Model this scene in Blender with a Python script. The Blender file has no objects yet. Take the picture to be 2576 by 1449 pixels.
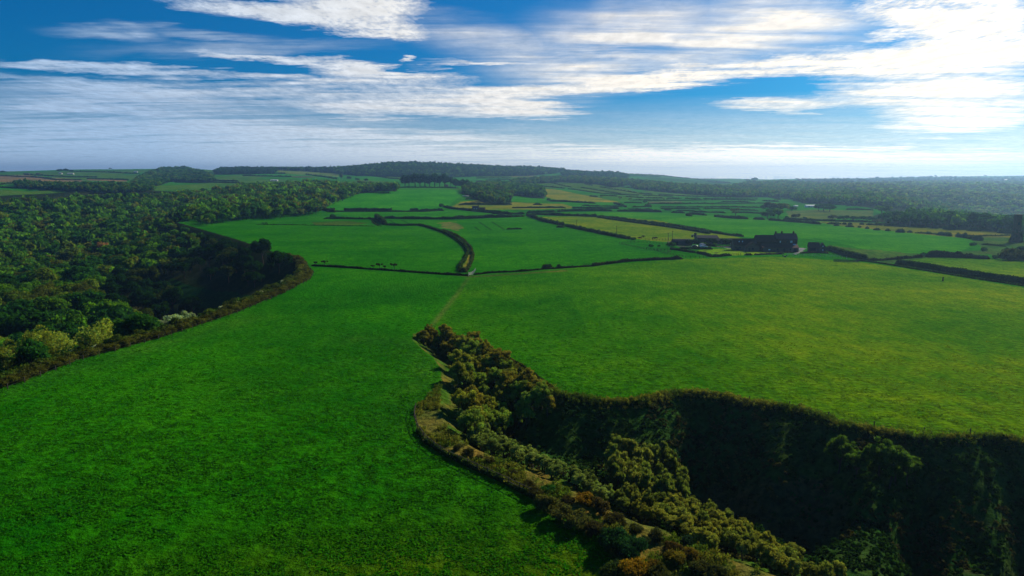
import bpy, math, random
import numpy as np
R = math.radians
rng = np.random.default_rng(7)
random.seed(7)
sc = bpy.context.scene
C = sc.collection

# ------------------------------------------------------------------ camera model
HC = 40.0
PT = R(9.3)
CT, ST = math.cos(PT), math.sin(PT)
FP = 1717.0                      # focal length on a 2576 px wide picture
def ray(u, v):
    dx = (np.asarray(u, float) - 1288) / FP
    dy = (724.5 - np.asarray(v, float)) / FP
    return dx, CT + dy * ST, -ST + dy * CT
def flat(u, v):                  # point of the level plateau seen at (u, v)
    x, y, z = ray(u, v); t = -HC / z
    return float(x * t), float(y * t)
def project(x, y, z):
    zz = z - HC
    d = y * CT - zz * ST
    up = y * ST + zz * CT
    d = np.where(np.abs(d) < 1e-6, 1e-6, d)
    return 1288 + FP * x / d, 724.5 - FP * up / d, d

# ------------------------------------------------------------------ noise / geometry helpers
def _h(i, j, s):
    n = (i.astype(np.int64) * 374761393 + j.astype(np.int64) * 668265263 + s * 974634541) & 0xffffffff
    n = ((n ^ (n >> 13)) * 1274126177) & 0xffffffff
    return ((n ^ (n >> 16)) & 0xffffff) / float(0xffffff)
def vnoise(x, y, s=0):
    x = np.asarray(x, float); y = np.asarray(y, float)
    i = np.floor(x); j = np.floor(y); fx = x - i; fy = y - j
    fx = fx * fx * (3 - 2 * fx); fy = fy * fy * (3 - 2 * fy)
    return ((_h(i, j, s) * (1 - fx) + _h(i + 1, j, s) * fx) * (1 - fy) + (_h(i, j + 1, s) * (1 - fx) + _h(i + 1, j + 1, s) * fx) * fy)
def fbm(x, y, s=0, o=4):
    a, t, w = 0, 0, 1.0
    for k in range(o):
        a = a + w * vnoise(x * 2 ** k, y * 2 ** k, s + k * 17); t += w; w *= .5
    return a / t
def sstep(a, b, x):
    t = np.clip((x - a) / (b - a), 0, 1); return t * t * (3 - 2 * t)
def inside(P, x, y):
    P = np.asarray(P, float); x = np.asarray(x, float); y = np.asarray(y, float)
    r = np.zeros(x.shape, bool)
    bb = (x >= P[:, 0].min()) & (x <= P[:, 0].max()) & (y >= P[:, 1].min()) & (y <= P[:, 1].max())
    if not bb.any(): return r
    xs, ys = x[bb], y[bb]; c = np.zeros(xs.shape, bool)
    n = len(P)
    for k in range(n):
        x0, y0 = P[k]; x1, y1 = P[(k + 1) % n]
        if y0 == y1: continue
        m = ((y0 > ys) != (y1 > ys)) & (xs < (x1 - x0) * (ys - y0) / (y1 - y0) + x0)
        c ^= m
    r[bb] = c
    return r
def linedist(P, x, y, closed=False):
    P = np.asarray(P, float); d = np.full(np.shape(x), 1e9)
    for k in range(len(P) - (0 if closed else 1)):
        a = P[k]; b = P[(k + 1) % len(P)]; e = b - a; L = (e * e).sum() + 1e-9
        t = np.clip(((x - a[0]) * e[0] + (y - a[1]) * e[1]) / L, 0, 1)
        d = np.minimum(d, np.hypot(x - a[0] - t * e[0], y - a[1] - t * e[1]))
    return d

# ------------------------------------------------------------------ terrain
COLS = {
 -400: [(600,'h',0),(1300,'h',6),(2200,'v',462),(3800,'v',432),(5200,'h',-30)],
 0:    [(600,'h',0),(1250,'h',5),(1700,'v',468),(2600,'v',451),(3800,'v',431),(5200,'h',-30)],
 250:  [(600,'h',0),(1100,'h',4),(1500,'v',474),(2400,'v',450),(3600,'v',424),(5200,'h',-30)],
 500:  [(600,'h',0),(900,'h',2),(1300,'v',482),(2000,'v',455),(3400,'v',423),(5000,'h',-30)],
 700:  [(650,'h',0),(900,'v',517),(1300,'v',482),(2000,'v',450),(2500,'v',431),(3000,'v',426),(5000,'h',-30)],
 850:  [(790,'h',0),(1150,'v',482),(1400,'v',473),(1800,'v',456),(2300,'v',442),(2800,'v',425),(4500,'h',-30)],
 1000: [(790,'h',0),(1150,'v',476),(1400,'v',470),(2000,'v',449),(2700,'v',410),(4500,'h',-30)],
 1150: [(800,'h',0),(1150,'v',478),(1400,'v',470),(2000,'v',450),(2700,'v',416),(4500,'h',-30)],
 1300: [(800,'h',0),(1100,'v',498),(1400,'v',482),(1900,'v',457),(2300,'v',443),(2900,'v',422),(4500,'h',-30)],
 1420: [(800,'h',0),(1100,'v',500),(1600,'v',467),(2100,'v',449),(2900,'v',426),(4500,'h',-30)],
 1600: [(900,'h',0),(1300,'v',487),(1800,'v',466),(2300,'v',453),(3300,'v',436),(5000,'h',-30)],
 1800: [(900,'h',0),(1500,'v',486),(2200,'v',467),(3200,'v',456),(4500,'v',448),(6500,'h',-40)],
 1950: [(900,'h',0),(1500,'v',491),(2200,'v',471),(3500,'v',457),(5500,'v',449.5),(7500,'h',-40)],
 2200: [(750,'h',0),(1100,'v',508),(1500,'v',493),(2200,'v',475),(3500,'v',458),(6500,'v',446),(8000,'h',-40)],
 2400: [(680,'h',0),(900,'h',-10),(1300,'h',-24),(1700,'v',497),(2300,'v',478),(3500,'v',459),(6500,'v',443),(8000,'h',-40)],
 2576: [(640,'h',0),(850,'h',-12),(1200,'h',-30),(1700,'v',505),(2300,'v',484),(3500,'v',460),(6500,'v',441),(8000,'h',-40)],
 3000: [(640,'h',0),(850,'h',-12),(1200,'h',-30),(1700,'v',505),(2300,'v',484),(3500,'v',460),(6500,'v',441),(8000,'h',-40)],
}
LG = np.linspace(math.log(400), math.log(9500), 260)
_az, _rows = [], []
for u, tab in COLS.items():
    pts = [(math.log(400), 0.0)]
    a = math.atan2((u - 1288) / FP, CT)
    for r_, k, val in tab:
        if k == 'v':
            dx, dy, dz = ray(u, val); val = HC + r_ * float(dz / math.hypot(float(dx), float(dy)))
        pts.append((math.log(r_), val))
    _az.append(a); _rows.append(np.interp(LG, [p[0] for p in pts], [p[1] for p in pts]))
AZG = np.linspace(_az[0], _az[-1], 161)
_rows = np.array(_rows)
GRID = np.array([np.interp(AZG, _az, _rows[:, k]) for k in range(len(LG))]).T
def _sm(A, n, ax):
    k = np.hanning(n + 2)[1:-1]; k /= k.sum(); p = n // 2
    A = np.apply_along_axis(lambda m: np.convolve(np.pad(m, p, 'edge'), k, 'valid'), ax, A)
    return A
GRID = _sm(_sm(GRID, 7, 0), 7, 1)

LV = [(-104, -300), (-106, 60), (-97.5, 125), (-95.6, 146), (-88, 167), (-82, 197), (-80, 231), (-80, 262), (-84, 281), (-92, 300), (-101, 326), (-121, 352), (-172, 429), (-213, 487), (-254, 546), (-292, 598), (-325, 690), (-339, 762), (-345, 863), (-350, 1350), (-1800, 1350), (-1800, -300)]
RVL = [flat(*p) for p in [(1080,834),(1040,842),(1036,856),(1062,880),(1090,900),(1108,930),(1112,960),(1104,1000),(1110,1050),(1140,1095),(1190,1125),(1300,1168),(1400,1208),(1480,1246),(1600,1296),(1700,1336),(1850,1396),(2000,1452)]]
RVR = [flat(*p) for p in [(2800,1130),(2576,1112),(2500,1100),(2330,1102),(2200,1085),(2100,1065),(2030,1036),(1960,1024),(1855,1010),(1830,1000),(1760,990),(1700,990),(1640,1002),(1600,1010),(1530,1014),(1470,1004),(1400,992),(1350,962),(1300,925),(1240,893),(1200,866),(1120,842)]]
RV = RVL + [(40, 45), (55, 20), (62, -30), (60, -300), (260, -300), (260, 110), (150, 95)] + RVR
def H(x, y):
    x = np.asarray(x, float); y = np.asarray(y, float)
    r = np.hypot(x, y); a = np.arctan2(x, np.maximum(y, 1e-3)); a = np.where(y < 1e-3, np.sign(x) * 1.5, a)
    fa = np.clip((a - AZG[0]) / (AZG[-1] - AZG[0]) * (len(AZG) - 1), 0, len(AZG) - 1.001)
    fl = np.clip((np.log(np.maximum(r, 1)) - LG[0]) / (LG[-1] - LG[0]) * (len(LG) - 1), 0, len(LG) - 1.001)
    i = fa.astype(int); j = fl.astype(int); fa -= i; fl -= j
    h = (GRID[i, j] * (1 - fa) + GRID[i + 1, j] * fa) * (1 - fl) + (GRID[i, j + 1] * (1 - fa) + GRID[i + 1, j + 1] * fa) * fl
    h = np.where(y < 1e-3, 0, h)
    # broad undulation, fading in with distance
    h = h + (fbm(x / 170 + 3, y / 170 + 9, 3, 2) - .5) * 1.6 * sstep(60, 300, r) * (1 - sstep(700, 1000, r))
    h = h + (fbm(x / 260, y / 260, 5, 3) - .5) * (9 + 22 * sstep(.36, .5, a) * (1 - sstep(2600, 3600, r))) * sstep(1000, 1500, r) * (1 - sstep(2300, 3000, r) * .7)
    # the near pasture rolls off towards the viewer, a slope shaped to darken it
    h = h - 3.0 * sstep(105, 45, y) * (x < 60) * sstep(45, -5, x + .0 * y) 
    # wooded valley on the left
    m = (x < -60) & (r < 1500)
    if m.any():
        xs, ys = x[m], y[m]
        d = linedist(LV, xs, ys, True) * inside(LV, xs, ys)
        d = d * (1 + .5 * (fbm(xs / 40, ys / 40, 11, 2) - .5))
        dep = 30 * (1 - np.exp(-(d / 34) ** 1.4)) * (1 - sstep(560, 1250, r[m]))
        lift = 16 * sstep(120, 420, d) * (1 - sstep(560, 1250, r[m])) * sstep(700, 250, ys)
        hh = h[m] - dep + lift + (fbm(xs / 70, ys / 70, 21, 3) - .5) * 7 * sstep(15, 60, d)
        h = h.copy(); h[m] = hh
    m = (x > -30) & (x < 262) & (y < 175)
    if m.any():
        xs, ys = x[m], y[m]
        ins = inside(RV, xs, ys)
        d = linedist(RV, xs, ys, True) * ins; d0 = d
        ridge = np.abs(fbm((xs - ys * .55) / 15, (ys + xs * .3) / 60, 31, 3) - .5) * 2
        d = d * (1 - .5 * np.clip(ridge * 2.2, 0, 1) * sstep(0, 4, d)) + (fbm(xs / 3.3, ys / 3.3, 8, 3) - .5) * 1.1 * ins * sstep(0, 1.5, d)
        d = np.maximum(d, 0)
        kf = d / (np.maximum(d0, .01)); dl_ = linedist(RV[:len(RVL) + 4], xs, ys) * kf; dr_ = linedist(RV[len(RVL) + 4:], xs, ys) * kf
        depL = 7.5 * (1 - np.exp(-(dl_ / 6.5) ** 1.2)) + 22 * sstep(15, 38, dl_); depR = 27 * (1 - np.exp(-(dr_ / 24) ** 1.1))
        dep = np.minimum(depL, depR) * ins
        h = h.copy(); h[m] = h[m] - dep
    return h
_T = np.exp(np.linspace(math.log(25), math.log(9300), 1500))
def hits(u, v, off=0.0):
    """points where the view rays meet the terrain (raised by off)"""
    u = np.atleast_1d(np.asarray(u, float)); v = np.atleast_1d(np.asarray(v, float))
    dx, dy, dz = ray(u, v); dx, dy, dz = np.broadcast_arrays(dx, dy, dz)
    X = dx[:, None] * _T; Y = dy[:, None] * _T; Z = HC + dz[:, None] * _T
    D = Z - (H(X, Y) + off)
    out = []
    for k in range(len(dx)):
        w = np.nonzero(D[k] < 0)[0]
        if len(w) and w[0] > 0:
            a, b = _T[w[0] - 1], _T[w[0]]; da, db = D[k, w[0] - 1], D[k, w[0]]
            t = a + (b - a) * da / (da - db)
        else:
            n0 = 1200 
            t = _T[np.argmin(D[k][600:1440]) + 600]
        out.append((dx[k] * t, dy[k] * t))
    return np.array(out)
def hit1(u, v, off=0.0):
    p = hits([u], [v], off)[0]; return float(p[0]), float(p[1])
def Zp(n, zx, zy):               # quarter-strip measurements -> picture coordinates
    return 644 * (n - 1) + zx / 4, 357.8 + zy / 4
def Fp(zx, zy):                  # farm close-up measurements -> picture coordinates
    return 1661.1 + .1736 * zx, 549.4 + .1736 * zy
def wpoly(pts, off=0.0):
    a = np.array(pts, float); return hits(a[:, 0], a[:, 1], off)
def depth(x, y): return y * CT - (hz(x, y) - HC) * ST
def hz(x, y): return float(H(np.array([x]), np.array([y]))[0])

# ------------------------------------------------------------------ object helpers
def tag(o, label=None, cat=None, group=None, kind=None):
    if label: o['label'] = label
    if cat: o['category'] = cat
    if group: o['group'] = group
    if kind: o['kind'] = kind
    return o
def mesh(name, V, F, mat, smooth=False, tint=None):
    V = np.asarray(V, np.float32); F = np.asarray(F, np.int32)
    me = bpy.data.meshes.new(name)
    nf, k = F.shape
    me.vertices.add(len(V)); me.vertices.foreach_set('co', V.ravel())
    me.loops.add(nf * k); me.loops.foreach_set('vertex_index', F.ravel())
    me.polygons.add(nf); me.polygons.foreach_set('loop_start', np.arange(0, nf * k, k, dtype=np.int32))
    me.polygons.foreach_set('loop_total', np.full(nf, k, np.int32))
    if smooth: me.polygons.foreach_set('use_smooth', np.ones(nf, bool))
    me.update(calc_edges=True)
    if tint is not None:
        at = me.color_attributes.new('tint', 'FLOAT_COLOR', 'POINT')
        t = np.ones((len(V), 4), np.float32); t[:, :tint.shape[1]] = tint
        at.data.foreach_set('color', t.ravel())
    if mat: me.materials.append(mat)
    return me
def obj(name, me, parent=None, loc=(0, 0, 0), rz=0, s=1):
    o = bpy.data.objects.new(name, me); C.objects.link(o)
    o.location = loc; o.rotation_euler = (0, 0, rz)
    o.scale = (s, s, s) if np.isscalar(s) else s
    if parent: o.parent = parent
    return o
class MB:                        # polygon collector for hard-surface parts
    def __init__(s): s.v = []; s.f = []
    def poly(s, pts):
        b = len(s.v); s.v += [tuple(p) for p in pts]; s.f.append(tuple(range(b, b + len(pts))))
    def box(s, x0, x1, y0, y1, z0, z1):
        b = len(s.v); s.v += [(x, y, z) for z in (z0, z1) for x, y in ((x0, y0), (x1, y0), (x1, y1), (x0, y1))]
        for q in ((3,2,1,0),(4,5,6,7),(0,1,5,4),(1,2,6,5),(2,3,7,6),(3,0,4,7)): s.f.append(tuple(b + i for i in q))
    def prism(s, prof, a, b_, axis='x'):          # closed profile extruded along an axis
        n = len(prof); b = len(s.v)
        for t in (a, b_):
            for p, q in prof: s.v.append((t, p, q) if axis == 'x' else (p, t, q))
        s.f.append(tuple(b + i for i in range(n))); s.f.append(tuple(b + n + i for i in reversed(range(n))))
        for i in range(n): s.f.append((b + i, b + (i + 1) % n, b + n + (i + 1) % n, b + n + i))
    def tube(s, p, q, r0, r1=None, n=6):
        from mathutils import Vector
        p = Vector(p); q = Vector(q); r1 = r0 if r1 is None else r1
        d = (q - p).normalized(); e = d.orthogonal().normalized(); g = d.cross(e); b = len(s.v)
        for c, r in ((p, r0), (q, r1)):
            for i in range(n):
                a = 2 * math.pi * i / n; s.v.append(tuple(c + (e * math.cos(a) + g * math.sin(a)) * r))
        for i in range(n): s.f.append((b + i, b + (i + 1) % n, b + n + (i + 1) % n, b + n + i))
        s.f.append(tuple(b + i for i in reversed(range(n)))); s.f.append(tuple(b + n + i for i in range(n)))
    def mesh(s, name, mat):
        me = bpy.data.meshes.new(name); me.from_pydata(s.v, [], s.f); me.update()
        import bmesh as _b
        bm = _b.new(); bm.from_mesh(me); _b.ops.recalc_face_normals(bm, faces=bm.faces); bm.to_mesh(me); bm.free()
        me.materials.append(mat); return me
    def build(s, name, mat, parent=None, **k): return obj(name, s.mesh(name, mat), parent, **k)
def thing(name, x, y, z=None, rz=0, **k):
    o = bpy.data.objects.new(name, None); C.objects.link(o)
    o.location = (x, y, hz(x, y) if z is None else z); o.rotation_euler = (0, 0, rz); o.empty_display_size = .5
    return tag(o, **k)
def dup(root, loc, rz=0, s=None, label=None, group=None, color=None):
    r = root.copy(); C.objects.link(r); r.location = loc; r.rotation_euler = (0, 0, rz)
    if s is not None: r.scale = (s, s, s) if np.isscalar(s) else s
    if label: r['label'] = label
    if group: r['group'] = group
    if color is not None: r.color = (*color, 1)
    for ch in list(root.children):
        c = ch.copy(); C.objects.link(c); c.parent = r
        if color is not None and c.name.startswith('crown'): c.color = (*color, 1)
        for g in ch.children:
            d = g.copy(); C.objects.link(d); d.parent = c
    return r

# ------------------------------------------------------------------ materials
def nmat(name):
    m = bpy.data.materials.new(name); m.use_nodes = True; nt = m.node_tree; nt.nodes.clear()
    out = nt.nodes.new('ShaderNodeOutputMaterial'); return m, nt, out
def N(nt, t, **k):
    n = nt.nodes.new('ShaderNode' + t)
    for a, b in k.items():
        if a.startswith('i_'):
            key = a[2:]; key = int(key) if key.isdigit() else key.replace('_', ' ')
            n.inputs[key].default_value = b
        else: setattr(n, a, b)
    return n
def mathn(nt, op, a, b=None, c=None):
    n = nt.nodes.new('ShaderNodeMath'); n.operation = op
    for i, q in enumerate((a, b, c)):
        if q is None: continue
        if isinstance(q, (int, float)): n.inputs[i].default_value = q
        else: nt.links.new(q, n.inputs[i])
    return n.outputs[0]
def vmul(nt, a, b):
    n = nt.nodes.new('ShaderNodeVectorMath'); n.operation = 'MULTIPLY'
    for i, q in enumerate((a, b)):
        if isinstance(q, tuple): n.inputs[i].default_value = q
        else: nt.links.new(q, n.inputs[i])
    return n.outputs[0]
def maprange(nt, v, a, b, c, d, smooth=False):
    n = nt.nodes.new('ShaderNodeMapRange'); n.interpolation_type = 'SMOOTHSTEP' if smooth else 'LINEAR'
    nt.links.new(v, n.inputs[0])
    for i, q in enumerate((a, b, c, d)): n.inputs[i + 1].default_value = q
    return n.outputs[0]
def simple(name, col, rough=.8, var=.25, scale=2.0, bump=0.0, metal=0.0):
    m, nt, out = nmat(name)
    tc = N(nt, 'TexCoord'); no = N(nt, 'TexNoise', i_Scale=scale, i_Detail=6.0, i_Roughness=.65); nt.links.new(tc.outputs['Object'], no.inputs['Vector'])
    f = maprange(nt, no.outputs['Fac'], .3, .7, 1 - var, 1 + var)
    n = nt.nodes.new('ShaderNodeCombineXYZ')
    for i in range(3): nt.links.new(f, n.inputs[i])
    c = vmul(nt, n.outputs[0], tuple(col))
    b = N(nt, 'BsdfPrincipled', i_Specular_IOR_Level=.5 if rough < .45 else .12, i_Roughness=rough, i_Metallic=metal); nt.links.new(c, b.inputs['Base Color'])
    if bump:
        bp = N(nt, 'Bump', i_Strength=bump, i_Distance=.05); nt.links.new(no.outputs['Fac'], bp.inputs['Height']); nt.links.new(bp.outputs[0], b.inputs['Normal'])
    nt.links.new(b.outputs[0], out.inputs[0]); return m
def leaf_material():
    m, nt, out = nmat('foliage')
    at = N(nt, 'Attribute', attribute_name='tint'); oi = N(nt, 'ObjectInfo')
    c = vmul(nt, at.outputs['Color'], oi.outputs['Color'])
    tc = N(nt, 'TexCoord'); no = N(nt, 'TexNoise', i_Scale=1.3, i_Detail=3.0); nt.links.new(tc.outputs['Object'], no.inputs['Vector'])
    f = maprange(nt, no.outputs['Fac'], .3, .7, .7, 1.3)
    n = nt.nodes.new('ShaderNodeCombineXYZ')
    for i in range(3): nt.links.new(f, n.inputs[i])
    c = vmul(nt, c, n.outputs[0])
    d = N(nt, 'BsdfDiffuse'); t = N(nt, 'BsdfTranslucent'); mx = N(nt, 'MixShader', i_0=.45)
    c2 = vmul(nt, c, (1.45, 1.35, .5))
    nt.links.new(c, d.inputs[0]); nt.links.new(c2, t.inputs[0]); nt.links.new(d.outputs[0], mx.inputs[1]); nt.links.new(t.outputs[0], mx.inputs[2])
    nt.links.new(mx.outputs[0], out.inputs[0]); return m
LEAF = leaf_material()
def ground_material():
    m, nt, out = nmat('ground_cover')
    at = N(nt, 'Attribute', attribute_name='tint'); tc = N(nt, 'TexCoord')
    def noise(sc_, det, rough, stretch=None):
        no = N(nt, 'TexNoise', i_Scale=sc_, i_Detail=det, i_Roughness=rough)
        if stretch:
            mp = N(nt, 'Mapping'); mp.inputs['Scale'].default_value = stretch; nt.links.new(tc.outputs['Object'], mp.inputs[0]); nt.links.new(mp.outputs[0], no.inputs['Vector'])
        else: nt.links.new(tc.outputs['Object'], no.inputs['Vector'])
        return no.outputs['Fac']
    big = noise(.02, 4., .6); mid = noise(.16, 4., .6, (1.4, .8, 1)); tus = noise(.85, 5., .6, (1.0, 1.25, 1)); fine = noise(5., 3., .6)
    f = mathn(nt, 'MULTIPLY', maprange(nt, big, .32, .68, .80, 1.20), maprange(nt, mid, .32, .68, .84, 1.16))
    f = mathn(nt, 'MULTIPLY', f, maprange(nt, tus, .34, .66, .60, 1.36))
    n = nt.nodes.new('ShaderNodeCombineXYZ')
    g = maprange(nt, big, .35, .65, .7, 1.3); r_ = mathn(nt, 'MULTIPLY', f, mathn(nt, 'MULTIPLY', g, maprange(nt, mid, .3, .7, .75, 1.3)))
    nt.links.new(r_, n.inputs[0]); nt.links.new(f, n.inputs[1]); nt.links.new(f, n.inputs[2])
    c = vmul(nt, at.outputs['Color'], n.outputs[0])
    b = N(nt, 'BsdfDiffuse'); nt.links.new(c, b.inputs[0])
    hgt = mathn(nt, 'ADD', mathn(nt, 'MULTIPLY', tus, 1.0), mathn(nt, 'MULTIPLY', fine, .25))
    bp = N(nt, 'Bump', i_Strength=.9, i_Distance=.8); nt.links.new(hgt, bp.inputs['Height']); nt.links.new(bp.outputs[0], b.inputs['Normal'])
    nt.links.new(b.outputs[0], out.inputs[0]); return m
GROUND = ground_material()
BARK = simple('bark', (.07, .05, .035), .9, .3, 6, .3)
STONE = simple('dark_sandstone', (.09, .05, .026), .9, .3, 1.2, .4)
STONE2 = simple('weathered_stone', (.11, .085, .055), .9, .3, 1.2, .4)
TILE = simple('red_pantile', (.10, .038, .020), .8, .3, 2.2, .4)
SLATE = simple('grey_slate', (.055, .046, .042), .85, .2, 2.0, .3)
SHEET = simple('painted_sheet', (.08, .085, .08), .7, .15, .8)
DARKSH = simple('dark_sheet', (.022, .022, .024), .95, .2, .8)
WOOD = simple('grey_timber', (.06, .05, .035), .85, .3, 3, .2)
PALEW = simple('pale_timber', (.45, .42, .36), .8, .15, 3)
WHITE = simple('white_paint', (.78, .77, .74), .5, .08, 1)
GLASS = simple('window_glass', (.5, .6, .7), .15, .05, 1)
RUBBER = simple('rubber', (.02, .02, .02), .8, .1, 3)
HIDE = simple('cow_hide', (.03, .022, .018), .8, .3, 1.5)
STEEL = simple('steel', (.3, .3, .3), .45, .15, 2, metal=.6)
GRAVEL = simple('gravel', (.30, .27, .27), .9, .15, 1.5, .2)
CARW = simple('silver_car_paint', (.6, .62, .65), .3, .03, 1)
CARD = simple('dark_car_paint', (.04, .06, .05), .3, .03, 1)
DGLASS = simple('dark_glass', (.03, .035, .04), .1, .05, 1)
# ------------------------------------------------------------------ the ground
G1 = (.020, .160, .0012); G2 = (.026, .190, .0015); YG = (.105, .215, .002); LIME = (.10, .165, .006); OCH = (.18, .20, .012)
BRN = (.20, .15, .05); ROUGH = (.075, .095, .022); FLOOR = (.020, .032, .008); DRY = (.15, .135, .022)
def z(n, *p): return [Zp(n, *q) for q in p]
FIELDS = [  # (colour, polygon in picture coordinates)
 (G1, [(470,573),(480,562),(800,568),(960,568),(1060,566),(1140,590),(1172,640),(1160,685),(800,665),(760,650),(600,605)]),
 ((.018,.150,.0015), [(485,557),(560,528),(780,525),(835,540),(960,553),(960,568),(480,562)]),
 ((.022,.170,.0015), [(985,565),(1330,548),(1400,572),(1580,605),(1700,650),(1190,688),(1190,640),(1150,590)]),
 (G2, [(838,538),(850,530),(1100,530),(1200,530),(1330,545),(1290,551),(975,551)]),
 ((.03,.23,.002), [(818,528),(828,505),(870,487),(960,478),(1150,478),(1170,492),(1150,500),(1115,527)]),
 (ROUGH, [(690,521),(740,505),(830,490),(860,486),(830,505),(816,526),(790,524)]),
 (G2, [(860,486),(960,460),(1000,476),(950,480)]),
 (OCH, [(1130,524),(1160,508),(1230,503),(1290,508),(1440,514),(1440,524),(1300,528)]),
 (G2, [(1280,500),(1295,482),(1340,484),(1385,500),(1340,509),(1290,507)]),
 ((.055,.13,.005), [(1345,462),(1400,455),(1560,470),(1640,492),(1500,486)]),
 ((.20,.215,.01), [(1368,474),(1400,477),(1450,487),(1500,496),(1560,509),(1420,507),(1375,496)]),
 (G2, [(1400,508),(1560,512),(1570,521),(1440,520)]),
 ((.012,.12,.004), [(1288,530),(1440,526),(1700,530),(1690,534),(1430,534),(1330,538)]),
 ((.12,.20,.003), [(1352,546),(1500,542),(1650,553),(1790,582),(1880,602),(1700,612),(1590,600),(1480,574)]),
 ((.040,.215,.002), [(1330,538),(1520,533),(1680,535),(1860,546),(2040,553),(2300,577),(2480,604),(2400,640),(2250,645),(2060,600),(1900,600),(1800,580),(1650,553),(1500,541)]),
 ((.13,.155,.006), [(2050,557),(2300,563),(2400,572),(2576,588),(2540,598),(2400,597),(2200,577),(2100,567)]),
 (YG, [(2250,661),(2330,648),(2500,653),(2620,664),(2650,730),(2576,716)]),
 (ROUGH, [(2080,615),(2180,628),(2330,640),(2480,628),(2500,640),(2330,649),(2230,664),(2150,650)]),
 (ROUGH, [(2440,600),(2490,588),(2600,610),(2620,660),(2500,652),(2480,630)]),
 ((.09,.14,.02), z(4,(180,690),(480,680),(900,690),(1070,690),(1060,750),(600,775),(220,770))),
 (BRN, z(1,(-200,340),(220,330),(830,380),(830,400),(500,410),(-200,395))),
 (BRN, z(1,(870,370),(1280,375),(1280,395),(900,385))),
 ((.03,.19,.006), z(1,(-100,440),(160,438),(950,490),(700,495),(-100,470))),
 ((.12,.19,.02), z(2,(210,275),(500,268),(830,310),(830,350),(620,330),(220,315))),
 ((.03,.2,.006), z(2,(0,315),(220,315),(600,335),(830,352),(820,365),(0,340))),
 ((.09,.09,.03), z(2,(330,345),(520,338),(640,352),(400,356))),
 ((.03,.2,.006), z(2,(900,325),(1200,345),(1470,380),(1460,402),(1200,390),(950,360))),
 ((.12,.18,.02), z(2,(1430,360),(1560,338),(1840,335),(1700,355),(1480,380))),
 ((.06,.17,.02), z(3,(0,275),(500,280),(420,310),(0,320))),
 ((.12,.13,.02), z(3,(0,330),(290,322),(200,345),(0,350))),
 ((.03,.11,.01), z(3,(1300,345),(2200,400),(2100,430),(1400,370))),
 ((.09,.11,.03), z(3,(1370,597),(1700,595),(1720,612),(1370,615))),
 (BRN, [(1105,560),(1140,558),(1165,572),(1150,582),(1110,572)]),
 ((.07,.085,.012), [(784,559),(860,556),(935,560),(900,566),(800,566)]),
]
WOODFLOOR = []      # filled below, with the woods
YARD = [Fp(870,408),(Fp(1000,398)),(Fp(1090,420)),(Fp(1200,470)),(Fp(1480,482)),(Fp(1470,492)),(Fp(1200,482)),(Fp(1000,440))]
YARD2 = [Fp(2010,425),Fp(2120,430),Fp(2050,480),Fp(1960,520),Fp(1920,515),Fp(2010,480)]
YARD3 = [Fp(180,330),Fp(260,395),Fp(880,400),Fp(1090,400),Fp(1090,425),Fp(860,412),Fp(280,410),Fp(100,340)]
LAWN = [Fp(530,470),Fp(620,445),Fp(850,440),Fp(1010,435),Fp(1480,490),Fp(1780,486),Fp(1770,515),Fp(1340,528),Fp(1030,540),Fp(760,520)]
BIGRIGHT = [(1184,692),(1700,654),(1950,645),(2160,656),(2280,674),(2700,745)]
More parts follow.
